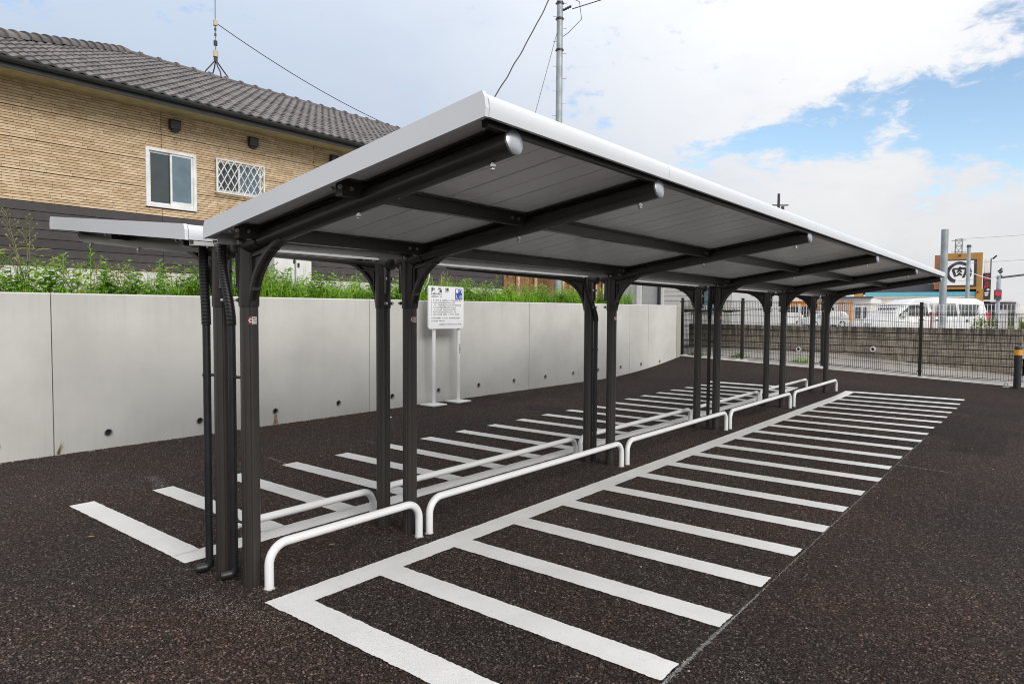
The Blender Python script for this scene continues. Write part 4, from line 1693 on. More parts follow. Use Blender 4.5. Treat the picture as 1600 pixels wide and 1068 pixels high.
# ---------------------------------------------------------------- brown wood fence past the house
fn = thing('board_fence', 'brown vertical board fence with paler posts beyond the tiled house', 'fence', (-9.4, 15.5, 1.6))
y = 12.75
while y < 19.2:
    mm = MB()
    wd = random.uniform(0.13, 0.16)
    mm.box(-9.42, -9.40 + random.uniform(0, 0.006), y + 0.003, y + wd - 0.003, 1.62, 3.0)
    mm.build('board', 'wood', fn, False, random.uniform(0.0, 0.62))
    y += wd
for y in (13.6, 14.45, 15.9, 17.87, 18.9):
    MB().box(-9.36, -9.30, y - 0.05, y + 0.05, 1.6, 3.05).build('post', 'wood', fn, False, 1.0)
for z in (1.9, 2.75):
    MB().box(-9.395, -9.365, 12.75, 19.2, z - 0.03, z + 0.03).build('rail', 'wood', fn, False, 0.5)
t = thing('fence_gate', 'pale grey steel gate panel beside the dark wooden boards', 'gate', (-9.3, 18.4, 1.6))
MB().bev(-9.32, -9.28, 18.35, 19.0, 1.65, 2.6, 0.006).build('panel', 'house_grey', t)
MB().box(-9.30, -9.26, 18.28, 18.34, 1.6, 2.7).build('gate_post', 'white', t)

# ---------------------------------------------------------------- grey neighbour behind the wall end
nb = thing('grey_house', 'pale grey clad house with black downpipe behind the end of the concrete wall', 'house', (-9.8, 24, 0.3))
MB().box(-12.4, -6.95, 24.05, 31, 0.3, 5.2).build('wall', 'house_grey', nb)
MB().bev(-12.35, -11.07, 24.0, 24.045, 1.0, 5.1, 0.006).build('cladding_panel', 'house_grey', nb)
MB().bev(-11.05, -10.83, 23.94, 24.045, 0.3, 5.15, 0.01).build('pilaster', 'house_white', nb)
MB().bev(-10.81, -10.11, 24.0, 24.045, 1.0, 5.1, 0.006).build('cladding_panel', 'house_grey', nb)
m = MB()
m.tube([(-10.02, 23.95, 0.3), (-10.02, 23.95, 5.1)], 0.055, 12)
m.build('downpipe', 'black', nb, True)
MB().box(-9.93, -9.80, 23.97, 24.045, 0.3, 5.1).build('corner_trim', 'house_white', nb)
z = 0.45
while z < 4.9:
    mm = MB()
    mm.add([(-9.79, 24.045, z), (-9.79, 24.012, z), (-9.79, 24.026, z + 0.19), (-9.79, 24.045, z + 0.19), (-6.98, 24.045, z), (-6.98, 24.012, z), (-6.98, 24.026, z + 0.19), (-6.98, 24.045, z + 0.19)],
           [(0, 1, 2, 3), (4, 7, 6, 5), (0, 4, 5, 1), (1, 5, 6, 2), (2, 6, 7, 3), (3, 7, 4, 0)])
    mm.build('siding_board', 'siding', nb)
    z += 0.195
m = MB()
m.prism([(-12.7, 5.2), (-6.7, 5.2), (-6.7, 5.35), (-12.7, 5.45)], 'y', 23.6, 31.3)
m.build('roof', 'slate', nb)
MB().box(-8.6, -7.4, 23.985, 24.012, 1.5, 2.45).build('window', 'glass_sky', nb)

# ================================================================ fence at the far side of the lot


def fence_pt(t):       # t in metres along the fence
    d = Vector((5.83, -0.99)).normalized()
    p = Vector((-5.13, 15.56)) + d * t
    return p.x, p.y


fx = thing('mesh_fence', 'dark brown wire mesh fence with square posts along the far edge of the asphalt', 'fence', (-1.0, 15.0, 0.25))
tpos = [0.03, 1.83, 3.87, 5.92, 7.95]
ztop = [0.32, 0.29, 0.24, 0.155, 0.12]
for i, t in enumerate(tpos):
    x, y = fence_pt(t)
    mm = MB()
    hh = 1.58 if i < 4 else 1.42
    mm.box(x - 0.03, x + 0.03, y - 0.03, y + 0.03, ztop[i] - 0.03, ztop[i] + hh)
    ps = mm.build('post', 'fence_dark', fx)
    mm = MB()
    mm.box(x - 0.036, x + 0.036, y - 0.036, y + 0.036, ztop[i] + hh, ztop[i] + hh + 0.012)
    mm.build('post_cap', 'fence_dark', ps)
    MB().box(x - 0.13, x + 0.13, y - 0.09, y + 0.09, ztop[i] - 0.1, ztop[i] + 0.035).build('footing', 'kerb', ps)
    for z in (ztop[i] + 0.14, ztop[i] + hh - 0.1):
        MB().box(x - 0.055, x + 0.055, y - 0.045, y - 0.031, z - 0.012, z + 0.012).build('clip', 'black', ps)
for i in range(4):
    t0, t1 = tpos[i] + 0.05, tpos[i + 1] - 0.05
    zb = (ztop[i], ztop[i + 1])
    hh = 1.50 if i < 3 else 1.36
    if i == 3:
        zb = (0.135, 0.135)
    mm = MB()
    nv = int((t1 - t0) / 0.042)
    def zlow_(s_):
        return zb[0] + (zb[1] - zb[0]) * s_ + 0.07
    for k in range(nv + 1):
        s_ = k / nv
        x, y = fence_pt(t0 + (t1 - t0) * s_)
        mm.box(x - 0.0033, x + 0.0033, y - 0.0033, y + 0.0033, zlow_(s_), zlow_(s_) + hh - 0.05)
    stuff(mm.build('wire_mesh', 'fence_dark', fx))
    nh_ = 9
    for k in range(nh_):
        fz = k / (nh_ - 1)
        dbl = k in (0, 4, 8)
        (xa, ya), (xb, yb) = fence_pt(t0), fence_pt(t1)
        for dz in ((0, 0.03) if dbl else (0,)):
            dz = -dz if k == 8 else dz
            mm = MB()
            mm.tube([(xa, ya - 0.004, zlow_(0) + (hh - 0.05) * fz + dz), (xb, yb - 0.004, zlow_(1) + (hh - 0.05) * fz + dz)], 0.0042 if not dbl else 0.005, 5)
            mm.build('cross_wire', 'fence_dark', fx)

# bollards
for i, (x, y, z, lb) in enumerate(((2.38, 14.02, 0.115, 'front dark bollard with yellow reflective band at the end of the mesh fence'), (2.56, 14.75, 0.12, 'rear dark bollard with yellow band partly hidden behind another bollard'))):
    t = thing('bollard', lb, 'bollard', (x, y, z), 'bollards at the lot entrance')
    mm = MB()
    mm.tube([(x, y, z - 0.02), (x, y, z + 0.62)], 0.062, 20)
    mm.build('post', 'bollard', t, True)
    mm = MB()
    mm.tube([(x, y, z + 0.62), (x, y, z + 0.72)], 0.0635, 20)
    mm.build('yellow_band', 'yellow', t, True)
    mm = MB()
    mm.tube([(x, y, z + 0.72), (x, y, z + 0.765), (x, y, z + 0.79), (x, y, z + 0.80)], [0.062, 0.060, 0.045, 0.012], 20)
    mm.build('cap', 'bollard', t, True)
t = thing('chain_hook', 'small steel anchor bracket at the foot of the front bollard', 'bracket', (2.22, 14.0, 0.12))
m = MB()
m.tube([(2.19, 14.0, 0.11), (2.19, 14.0, 0.19), (2.215, 14.0, 0.21), (2.24, 14.0, 0.19), (2.24, 14.0, 0.11)], 0.010, 8)
m.build('loop', 'bolt', t, True)
MB().box(2.16, 2.27, 13.96, 14.04, 0.11, 0.122).build('plate', 'bolt', t)

# ---------------------------------------------------------------- stained block wall
bwall = thing('block_wall', 'stained grey concrete block wall behind the mesh fence', 'wall', (-2.3, 20, 0.2))
bd = Vector((1, -0.121, 0)).normalized()
bn = Vector((-0.121, -1, 0)).normalized()
BX0, BL = -7.1, 9.45
org = Vector((BX0, bw(BX0), 0))
ang = atan2(bd.y, bd.x)
bcache = {}
for r_ in range(6):
    z0 = -0.03 + 0.2 * r_
    hgt = 0.2 if r_ < 5 else 0.175
    s_ = 0.0 if r_ % 2 == 0 else -0.2
    while s_ < BL:
        a, b = max(s_, 0), min(s_ + 0.4, BL)
        if b - a > 0.03:
            tn_ = random.choice((0.1, 0.35, 0.6, 0.85)) * (0.35 if r_ == 5 else 1)
            key = (round(b - a, 2), hgt, tn_)
            if key not in bcache:
                mm = MB()
                mm.bev(0.003, b - a - 0.003, 0, 0.12, 0.011, hgt - 0.014, 0.009)
                bcache[key] = mm.mesh('block', 'block', False, (0, 0, 0), tn_)
            o = link('block', bcache[key], bwall)
            p = org + bd * a - Vector((-2.3, 20, 0.2))
            dep_ = random.uniform(-0.003, 0.003) + (0.012 if r_ == 5 else 0)
            o.location = (p.x + bn.x * dep_, p.y + bn.y * dep_, z0 - 0.2)
            o.rotation_euler = (0, 0, ang)
        s_ += 0.4
m = MB()
e0, e1 = org + bd * 0.01 - bn * 0.012, org + bd * (BL - 0.01) - bn * 0.012
f0, f1 = e0 - bn * 0.09, e1 - bn * 0.09
m.add([(p.x, p.y, z) for z in (-0.35, 1.13) for p in (e0, e1, f1, f0)], [(0, 1, 2, 3), (4, 5, 6, 7), (0, 1, 5, 4), (1, 2, 6, 5), (2, 3, 7, 6), (3, 0, 4, 7)])
m.build('mortar_core', 'roof_under', bwall)
for s_, z, lbl in ((BX0 and (-1.156 - BX0) / bd.x, 0.49, None), ((-3.27 - BX0) / bd.x, 0.40, None)):
    p = org + bd * s_
    mm = MB()
    N = 16
    vs = []
    for rr_, off in ((0.075, -0.02), (0.075, 0.05), (0.048, 0.05), (0.045, -0.02)):
        for q in range(N):
            a = 2 * pi * q / N
            c = p + bn * off + bd * rr_ * cos(a)
            vs.append((c.x, c.y, z + rr_ * sin(a)))
    mm.add(vs, [(i * N + q, i * N + (q + 1) % N, (i + 1) * N + (q + 1) % N, (i + 1) * N + q) for i in range(3) for q in range(N)])
    dpn = mm.build('drain_pipe', 'white', bwall, True)
    mm = MB()
    mm.add([(p.x + bn.x * 0.012 + bd.x * 0.046 * cos(2 * pi * q / N), p.y + bn.y * 0.012 + bd.y * 0.046 * cos(2 * pi * q / N), z + 0.046 * sin(2 * pi * q / N)) for q in range(N)], [tuple(range(N))])
    mm.build('mouth_dark_disc', 'hole', dpn)  # flat dark disc paints the shaded inside of the pipe

# white wire fence standing on the block wall
wf = thing('white_fence', 'white wire fence standing on top of the stained block wall', 'fence', (-2.3, 20, 1.14))
bkp = lambda s_, o=0.06: org + bd * s_ - bn * o
mm = MB()
k = 0
while k * 0.083 < BL - 0.1:
    p = bkp(0.05 + k * 0.083)
    mm.box(p.x - 0.0075, p.x + 0.0075, p.y - 0.005, p.y + 0.005, 1.145, 1.77)
    k += 1
stuff(mm.build('wire_mesh', 'cream_mesh', wf))
for z in (1.18, 1.45, 1.60, 1.76):
    mm = MB()
    mm.tube([tuple(bkp(0.05) + Vector((0, 0, z))), tuple(bkp(BL - 0.05) + Vector((0, 0, z)))], 0.005, 6)
    mm.build('cross_wire', 'cream_mesh', wf)
for k in range(6):
    p = bkp(0.15 + k * 1.83)
    MB().box(p.x - 0.025, p.x + 0.025, p.y - 0.015, p.y + 0.035, 1.12, 1.80).build('post', 'cream_mesh', wf)
p = bkp(BL - 0.35, 0.08)
MB().box(p.x - 0.16, p.x + 0.02, p.y, p.y + 0.03, 1.14, 1.62).build('end_plate', 'cream_mesh', wf)

# ================================================================ poles and wires


def pole(name, label, x, y, z0, z1, r0, r1, cat='pole', mt='galv'):
    t = thing(name, label, cat, (x, y, z0))
    mm = MB()
    nn = 8
    mm.tube([(x, y, z0 + (z1 - z0) * i / nn) for i in range(nn + 1)], [r0 + (r1 - r0) * i / nn for i in range(nn + 1)], 18)
    mm.build('pole_shaft', mt, t, True)
    return t


PX, PYY = -8.74, 14.76
up_ = pole('utility_pole', 'tall grey steel utility pole with climbing steps rising behind the shelter roof', PX, PYY, 1.55, 13.5, 0.118, 0.078)
tdir = Vector((CAM.y - PYY, PX - CAM.x, 0)).normalized()      # across the view
for i in range(24):
    z = 5.5 + 0.36 * i
    sd = 1 if i % 2 else -1
    a = Vector((PX, PYY, z)) + tdir * sd * 0.085
    b = a + tdir * sd * 0.11
    mm = MB()
    mm.tube([a, b, b + Vector((0, 0, 0.03))], 0.009, 6)
    mm.build('climbing_step', 'bolt', up_)
for z in (9.2, 10.1, 10.55):
    mm = MB()
    mm.tube([(PX, PYY, z - 0.03), (PX, PYY, z + 0.03)], 0.11, 16)
    mm.tube([Vector((PX, PYY, z)) - tdir * 0.13, Vector((PX, PYY, z)) + tdir * 0.13], 0.016, 6)
    mm.build('clamp_band', 'black', up_)
mm = MB()
for k in range(4):
    a = Vector((PX, PYY, 10.35)) - tdir * 0.10
    mm.ball(tuple(Vector((PX, PYY, 10.36)) + Vector((0.10 + 0.075 * k, 0.06, 0.01 * k))), 0.04, 8, 5)
mm.build('insulator', 'wire', up_, True)
mm = MB()
mm.tube([(PX, PYY, 10.95), (PX + 1.3, PYY + 1.1, 10.97)], 0.04, 8)
mm.build('cross_arm', 'wire', up_)
mm = MB()
mm.tube([(PX, PYY, 10.85), (PX + 0.45, PYY + 0.35, 10.6), (PX + 0.5, PYY + 0.4, 10.1), (PX + 0.2, PYY + 0.15, 9.7), (PX + 0.08, PYY + 0.06, 9.6)], 0.010, 6)
mm.build('jumper_wire', 'wire', up_, True)


def cable(name, label, p, q, sag, r, mt='wire', twist=False, n=40):
    p, q = Vector(p), Vector(q)
    mm = MB()
    pts = []
    for i in range(n + 1):
        t = i / n
        c = p.lerp(q, t)
        c.z -= sag * 4 * t * (1 - t)
        if twist:
            c.x += 0.012 * sin(t * n * 0.9)
            c.z += 0.012 * cos(t * n * 1.3)
        pts.append(c)
    mm.tube(pts, r, 6)
    o = mm.build(name, mt, None, True)
    return tag(o, label, 'cable')


cable('service_cable', 'twisted black service cable running down from the utility pole to the house', (PX, PYY, 11.3), (-9.2, 10.9, 5.6), 0.25, 0.017, 'wire', True)
cable('guy_wire', 'thin grey stay wire beside the utility pole, descending to the lower left', (PX, PYY, 10.0), (-9.25, 13.3, 5.0), 0.02, 0.010, 'wire_grey')
cable('power_line', 'dark overhead line leaving the utility pole to the upper right', (PX + 0.3, PYY + 0.2, 10.38), (8.5, 26.0, 17.2), 0.35, 0.014)
cable('antenna_wire', 'thin sagging wire from the roof antenna down to the far end of the tile ridge', (-13.3, 6.66, 8.49), (-13.3, 12.3, 7.2), 0.16, 0.010)
for i, (z0, z1, lb) in enumerate(((7.3, 8.6, 'upper'), (5.4, 6.6, 'middle'), (3.9, 6.2, 'lowest'))):
    cable('street_wire', lb + ' of the faint street wires in the sky right of the brown sign', (-3.0 - i, 60, z0), (16, 62, z1 + 0.4 * i), 0.3, 0.012, 'wire_grey')

# roof antenna
an = thing('roof_antenna', 'thin rod antenna on a splayed tripod on the tiled roof ridge', 'antenna', (-13.3, 6.65, 7.15))
mm = MB()
mm.tube([(-13.3, 6.65, 7.55), (-13.3, 6.65, 8.5)], 0.016, 8)
mm.tube([(-13.3, 6.65, 8.5), (-13.3, 6.67, 11.2)], 0.012, 8)
mm.build('mast', 'wire_grey', an, True)
for (dx, dy) in ((0.0, -0.30), (0.25, 0.0), (-0.2, 0.0), (0.0, 0.36)):
    mm = MB()
    mm.tube([(-13.3, 6.65, 7.60), (-13.3 + dx * 0.35, 6.65 + dy * 0.45, 7.42), (-13.3 + dx * 0.85, 6.65 + dy * 0.85, 7.27), (-13.3 + dx, 6.65 + dy, 7.12)], 0.016, 8)
    mm.build('leg', 'wire', an, True)
for z, r_, mt in ((7.74, 0.06, 'soffit'), (8.0, 0.045, 'wire'), (8.2, 0.025, 'wire'), (8.33, 0.025, 'wire'), (8.48, 0.05, 'soffit'), (7.6, 0.045, 'wire')):
    mm = MB()
    mm.tube([(-13.3, 6.65, z - r_ * 1.2), (-13.3, 6.65, z + r_ * 1.2)], r_, 10)
    mm.build('fitting', mt, an, True)

# poles on the right
pole('steel_pole', 'thick grey steel pole standing right behind the block wall in front of the white minivan', 0.16, 22.85, 0.3, 4.12, 0.105, 0.098)
t = pole('thin_pole', 'thin grey pole in front of the brown restaurant sign', -1.2, 46.2, 0.3, 5.5, 0.11, 0.10)
mm = MB()
mm.tube([(-1.2, 46.2, 5.49), (-1.2, 46.2, 5.62)], [0.13, 0.10], 12)
mm.build('pole_cap', 'wire', t, True)
cable('street_wire', 'pale wire from the thin grey pole to the signal post', (-1.2, 46.2, 4.05), (-0.79, 65.8, 4.3), 0.05, 0.02, 'cream_mesh')
t = pole('far_utility_pole', 'distant utility pole whose top with crossarm shows above the shelter roof edge', -19.79, 70.34, 0.3, 13.9, 0.2, 0.13, 'pole', 'wire')
mm = MB()
mm.tube([(-20.3, 69.9, 12.72), (-19.0, 70.9, 12.72)], 0.07, 8)
mm.build('cross_arm', 'wire', t)
mm = MB()
mm.tube([(-19.45, 70.6, 12.0), (-19.45, 70.6, 12.6)], 0.16, 10)
mm.build('transformer', 'wire', t, True)
# signal
t = pole('traffic_signal', 'street signal post with a long dark arm and a red light, at the right edge', -0.79, 65.8, 0.3, 4.7, 0.16, 0.14)
mm = MB()
mm.tube([(-0.9, 65.7, 4.5), (0.8, 67.1, 4.78), (3.2, 69.0, 4.95)], 0.07, 8)
mm.build('arm', 'wire', t)
mm = MB()
mm.box(-1.05, -0.55, 65.45, 65.7, 2.75, 3.55)
mm.build('signal_box', 'slate', t)
mm = MB()
mm.tube([(-0.79, 65.44, 3.25), (-0.77, 65.36, 3.25)], 0.21, 14)
mm.build('red_light', 'red_paint', t)
for z, x in ((4.62, -0.75), (5.0, -0.72)):
    mm = MB()
    mm.tube([(x, 65.8, z - 0.1), (x + 0.12, 65.9, z + 0.1)], 0.10, 8)
    mm.build('bracket', 'wire', t)
# pylon
t = thing('power_pylon', 'distant lattice pylon top above the brown restaurant sign', 'pylon', (-31.5, 357, 0))
for lv in range(9):
    za, zb_ = 4 * lv, 4 * lv + 4
    if zb_ > 35:
        zb_ = 35
    wa, wb2 = max(1.25, 4.0 - 0.11 * za), max(1.25, 4.0 - 0.11 * zb_)
    mm = MB()
    C4 = [(-1, -1), (1, -1), (1, 1), (-1, 1)]
    for i in range(4):
        a, b = C4[i], C4[(i + 1) % 4]
        pa = (-31.5 + a[0] * wa, 357 + a[1] * wa, za)
        pb = (-31.5 + a[0] * wb2, 357 + a[1] * wb2, zb_)
        pc = (-31.5 + b[0] * wb2, 357 + b[1] * wb2, zb_)
        pd = (-31.5 + b[0] * wa, 357 + b[1] * wa, za)
        mm.tube([pa, pb], 0.13, 4)
        mm.tube([pa, pc], 0.07, 4)
        mm.tube([pd, pb], 0.07, 4)
        mm.tube([pb, pc], 0.10, 4)
    mm.build('lattice_stage', 'wire_grey', t)
for z in (29.5, 34.5):
    mm = MB()
    mm.tube([(-34.3, 357, z), (-28.7, 357, z)], 0.12, 4)
    mm.build('cross_arm', 'wire_grey', t)
# red marker on the pavement behind the block wall
t = thing('red_marker_post', 'red and white marker post with small dark red sign behind the block wall', 'sign', (-0.22, 23.75, 0.3))
mm = MB()
mm.tube([(-0.22, 23.75, 0.3), (-0.22, 23.75, 1.42)], 0.045, 12)
mm.build('post', 'red_paint', t, True)
MB().box(-0.30, 0.20, 23.70, 23.73, 1.42, 1.58).build('sign_plate', 'red', t)
mm = MB()
mm.tube([(-0.22, 23.75, 1.585), (-0.22, 23.75, 1.66)], [0.05, 0.03], 12)
mm.build('post_cap', 'white', t, True)
# ================================================================ vehicles


def car(name, label, loc, rz, paint, prof, glass, wheels, width, cat='car', group='cars on the far street', extra=None):
    """body from a side profile (x forward, z up) skinned across with tumblehome"""
    root = thing(name, label, cat, loc, group, rz, True)
    hw = width / 2
    zmax = max(p[1] for p in prof)
    zbelt = 0.52 * zmax
    mm = MB()
    n = len(prof)
    def yy(z, k):
        base = hw * (1 - 0.16 * max(0, (z - zbelt) / (zmax - zbelt)) ** 1.3)
        return base * (1.0, 0.965, 0.82)[k]
    # rings: outline at the side, slightly inset copies towards the middle so that the edges are rounded
    cxm = sum(p[0] for p in prof) / n
    czm = sum(p[1] for p in prof) / n
    rings = []
    for sgn in (-1, 1):
        for k, ins in ((0, 0.955), (1, 0.985), (2, 1.0)):
            rings.append([(cxm + (x - cxm) * ins, sgn * yy(z, k), czm + (z - czm) * ins) for x, z in prof])
    order = [rings[0], rings[1], rings[2], rings[5], rings[4], rings[3]]
    vs = [p for r_ in order for p in r_]
    fs = [(i * n + j, i * n + (j + 1) % n, (i + 1) * n + (j + 1) % n, (i + 1) * n + j) for i in range(5) for j in range(n)]
    fs += [tuple(range(n)), tuple(range(5 * n, 6 * n))]
    mm.add(vs, fs)
    mm.build('body', paint, root, True)
    for (poly, nm) in glass:
        for sgn in (-1, 1):
            g = MB()
            pp = []
            for x, z in poly:
                base = hw * (1 - 0.16 * max(0, (z - zbelt) / (zmax - zbelt)) ** 1.3)
                pp.append((x, sgn * (base + 0.006), z))
            qq = [(x, y - sgn * 0.03, z) for x, y, z in pp]
            nn = len(pp)
            g.add(pp + qq, [tuple(range(nn)), tuple(range(nn, 2 * nn))] + [(i, (i + 1) % nn, nn + (i + 1) % nn, nn + i) for i in range(nn)])
            g.build(nm, 'car_glass', root)
    for xw, rw in wheels:
        for sgn in (-1, 1):
            g = MB()
            y0_ = sgn * (hw - 0.16)
            y1_ = sgn * (hw + 0.012)
            g.tube([(xw, y0_, rw), (xw, y0_ + (y1_ - y0_) * 0.15, rw), (xw, y0_ + (y1_ - y0_) * 0.88, rw), (xw, y1_, rw)], [rw * 0.92, rw, rw, rw * 0.9], 20)
            wh = g.build('wheel', 'rubber', root, True)
            g = MB()
            g.tube([(xw, y1_ - sgn * 0.02, rw), (xw, y1_ + sgn * 0.008, rw), (xw, y1_ + sgn * 0.004, rw)], [rw * 0.62, rw * 0.60, rw * 0.2], 16)
            g.build('rim', 'rim', wh, True)
    for (nm, mt, bx) in (extra or []):
        g = MB()
        for sgn in ((-1, 1) if bx[6] else (1,)):
            g = MB()
            ya, yb = sorted((sgn * bx[2], sgn * bx[3]))
            g.bev(bx[0], bx[1], ya, yb, bx[4], bx[5], min(0.012, (bx[1] - bx[0]) / 3, (yb - ya) / 3))
            g.build(nm, mt, root)
    return root


HATCH = [(1.95, 0.25), (1.98, 0.55), (1.85, 0.80), (1.05, 0.98), (0.45, 1.40), (0.0, 1.52), (-1.1, 1.52), (-1.62, 1.40), (-1.88, 1.0), (-1.93, 0.55), (-1.88, 0.25)]
HGL = [([(0.95, 1.0), (0.40, 1.38), (0.02, 1.43), (-0.02, 1.0)], 'side_window'), ([(-0.10, 1.0), (-0.10, 1.43), (-1.05, 1.43), (-1.10, 1.0)], 'side_window'), ([(-1.18, 1.02), (-1.16, 1.42), (-1.45, 1.36), (-1.62, 1.04)], 'quarter_window')]
HEX = [('headlight', 'cap', (1.80, 1.945, 0.52, 0.80, 0.62, 0.76, True)), ('tail_light', 'red_paint', (-1.925, -1.83, 0.62, 0.82, 0.80, 1.05, True)), ('bumper', 'black', (1.82, 1.975, -0.5, 0.5, 0.28, 0.40, False)), ('wing_mirror', 'black', (0.72, 0.85, 0.80, 0.93, 1.0, 1.12, True)), ('windscreen', 'car_glass', (0.55, 0.60, -0.55, 0.55, 1.05, 1.34, False))]
view_rz = YAW + pi      # a car standing across the view, its nose to the left
car('hatchback_car', 'small white hatchback car on the far street, seen between the shelter posts', (-21.1, 77.5, 0.16), pi - YAW, 'car_white', HATCH, HGL, [(1.22, 0.31), (-1.24, 0.31)], 1.66, extra=HEX)
car('hatchback_car', 'silver hatchback car parked behind the white fence, left of the minivan', (-13.4, 63.5, 0.30), pi - YAW, 'car_silver', HATCH, HGL, [(1.22, 0.31), (-1.24, 0.31)], 1.66, extra=HEX)
car('hatchback_car', 'dark navy hatchback car in front of the pale grey house siding', (-15.3, 38.6, 0.30), pi - YAW, 'car_dark', HATCH, HGL, [(1.22, 0.31), (-1.24, 0.31)], 1.66, extra=HEX)
car('hatchback_car', 'dark car at the right edge of the photo beyond the bollards', (3.3, 38.0, 0.30), pi - YAW, 'car_dark', HATCH, HGL, [(1.22, 0.31), (-1.24, 0.31)], 1.66, extra=HEX)
VAN = [(2.33, 0.26), (2.36, 0.62), (2.24, 0.82), (1.65, 1.03), (0.85, 1.66), (0.50, 1.80), (-0.4, 1.86), (-1.9, 1.83), (-2.18, 1.72), (-2.33, 1.10), (-2.36, 0.6), (-2.30, 0.26)]
VGL = [([(1.22, 1.12), (0.70, 1.56), (0.06, 1.62), (0.03, 1.12)], 'door_window'), ([(-0.10, 1.13), (-0.07, 1.62), (-1.05, 1.63), (-1.08, 1.13)], 'sliding_door_window'), ([(-1.20, 1.15), (-1.17, 1.62), (-1.95, 1.58), (-1.92, 1.25), (-1.78, 1.15)], 'rear_window')]
VEX = [('headlight', 'cap', (2.08, 2.335, 0.50, 0.82, 0.70, 0.86, True)), ('tail_light', 'red_paint', (-2.345, -2.20, 0.70, 0.855, 0.85, 1.30, True)), ('door_handle', 'black', (0.20, 0.40, 0.855, 0.895, 0.98, 1.02, True)), ('door_handle', 'black', (-0.42, -0.22, 0.855, 0.895, 0.98, 1.02, True)), ('wing_mirror', 'car_white', (0.92, 1.10, 0.86, 1.02, 1.12, 1.28, True)), ('fuel_flap', 'black', (-1.52, -1.42, 0.852, 0.885, 0.92, 1.02, True)), ('bumper', 'car_white', (2.18, 2.37, -0.62, 0.62, 0.26, 0.5, False)), ('windscreen', 'car_glass', (1.10, 1.20, -0.62, 0.62, 1.20, 1.46, False))]
car('minivan', 'white minivan parked behind the white fence and block wall', (-1.42, 29.2, 0.30), pi - YAW, 'car_white', VAN, VGL, [(1.45, 0.33), (-1.45, 0.33)], 1.72, 'van', None, VEX)

# ================================================================ restaurant and street beyond
K = 1.63
FO = CAM + (Vector((-0.98, 54.02, 1.477)) - CAM) * K
fd = Vector((-0.9926, -0.1214, 0))
fnn = Vector((0.1214, -0.9926, 0))


def F(s_, z, o=0.0):
    p = FO + fd * (s_ * K) + fnn * o
    return Vector((p.x, p.y, 1.477 + (z - 1.477) * K))


rs = thing('restaurant', 'low restaurant building with ochre sign tower, teal band and dark slate wall', 'restaurant', tuple(Vector((FO.x, FO.y, 0.3)) + fd * 7))


def slab(nm, mt, s0, s1, z0, z1, o0, o1, parent=None, label=None):
    mm = MB()
    pts = [F(s, z, o) for z in (z0, z1) for o in (o0, o1) for s in (s0, s1)]
    mm.add(pts, [(0, 1, 3, 2), (4, 6, 7, 5), (0, 4, 5, 1), (2, 3, 7, 6), (0, 2, 6, 4), (1, 5, 7, 3)])
    return mm.build(nm, mt, parent or rs, False, None, label)


slab('wall', 'cream', 0.35, 8.4, 0.7, 2.78, -9, 0.0)
slab('upper_wall', 'slate', 0.4, 8.3, 3.08, 4.55, -9, -0.6)
slab('roof_band', 'teal', 0.43, 7.1, 2.79, 3.09, -1.0, 0.35)
slab('band_edge', 'cream', 0.43, 7.15, 2.70, 2.785, -0.9, 0.30)
for s0, s1 in ((0.9, 2.6), (2.9, 4.4), (4.7, 5.5), (5.9, 6.9)):
    w_ = slab('window', 'alu', s0, s1, 1.3, 2.2, 0.0, 0.06)
    slab('pane', 'glass_dark', s0 + 0.05, s1 - 0.05, 1.34, 2.16, 0.06, 0.09, w_)
slab('pilaster', 'ochre', 7.28, 7.82, 0.7, 3.06, -1, 0.5)
slab('pilaster', 'ochre', 0.0, 0.40, 0.7, 3.26, -1, 0.52)
tower = slab('sign_tower', 'ochre', 0.1, 2.14, 3.26, 5.72, -1.0, 0.5)
slab('tower_side', 'redbrown', 2.141, 2.85, 3.28, 5.64, -1.0, 0.1)
slab('sign_border', 'ink', 0.42, 2.20, 3.44, 5.28, 0.5, 0.56, tower)
slab('sign_face', 'board', 0.58, 2.16, 3.54, 5.20, 0.56, 0.60, tower)
mm = MB()


def ribbon(pts, ws, o):
    L = len(pts)
    vs = []
    for i, (s_, z) in enumerate(pts):
        a, b = pts[max(i - 1, 0)], pts[min(i + 1, L - 1)]
        dx, dz = b[0] - a[0], b[1] - a[1]
        q = sqrt(dx * dx + dz * dz) or 1
        nx, nz = -dz / q * ws[i], dx / q * ws[i]
        vs += [F(s_ + nx, z + nz, o), F(s_ - nx, z - nz, o)]
    mm.add(vs, [(2 * i, 2 * i + 2, 2 * i + 3, 2 * i + 1) for i in range(L - 1)])


RC = (1.40, 4.39)
N = 40
pts, ws = [], []
for i in range(N + 1):
    t = i / N
    a = radians(250 - 300 * t)
    r_ = 0.64 + 0.02 * sin(9 * t)
    pts.append((RC[0] - r_ * cos(a), RC[1] + r_ * sin(a)))
    ws.append(0.105 * (1 - t) ** 0.55 + 0.012 + 0.012 * sin(23 * t))
ribbon(pts, ws, 0.612)
pts, ws = [], []
for i in range(14):
    t = i / 13
    a = radians(130 - 95 * t)
    pts.append((RC[0] - 0.72 * cos(a), RC[1] + 0.72 * sin(a)))
    ws.append(0.03 * sin(pi * t) + 0.006)
ribbon(pts, ws, 0.612)


def stroke(ps, w):
    ps2 = [(RC[0] - x * 0.40, RC[1] + 0.02 + y * 0.40) for x, y in ps]
    fine = []
    for (a, b) in zip(ps2, ps2[1:]):
        for k in range(4):
            fine.append((a[0] + (b[0] - a[0]) * k / 4, a[1] + (b[1] - a[1]) * k / 4))
    fine.append(ps2[-1])
    ribbon(fine, [w * (0.8 + 0.35 * sin(pi * i / (len(fine) - 1))) for i in range(len(fine))], 0.614)


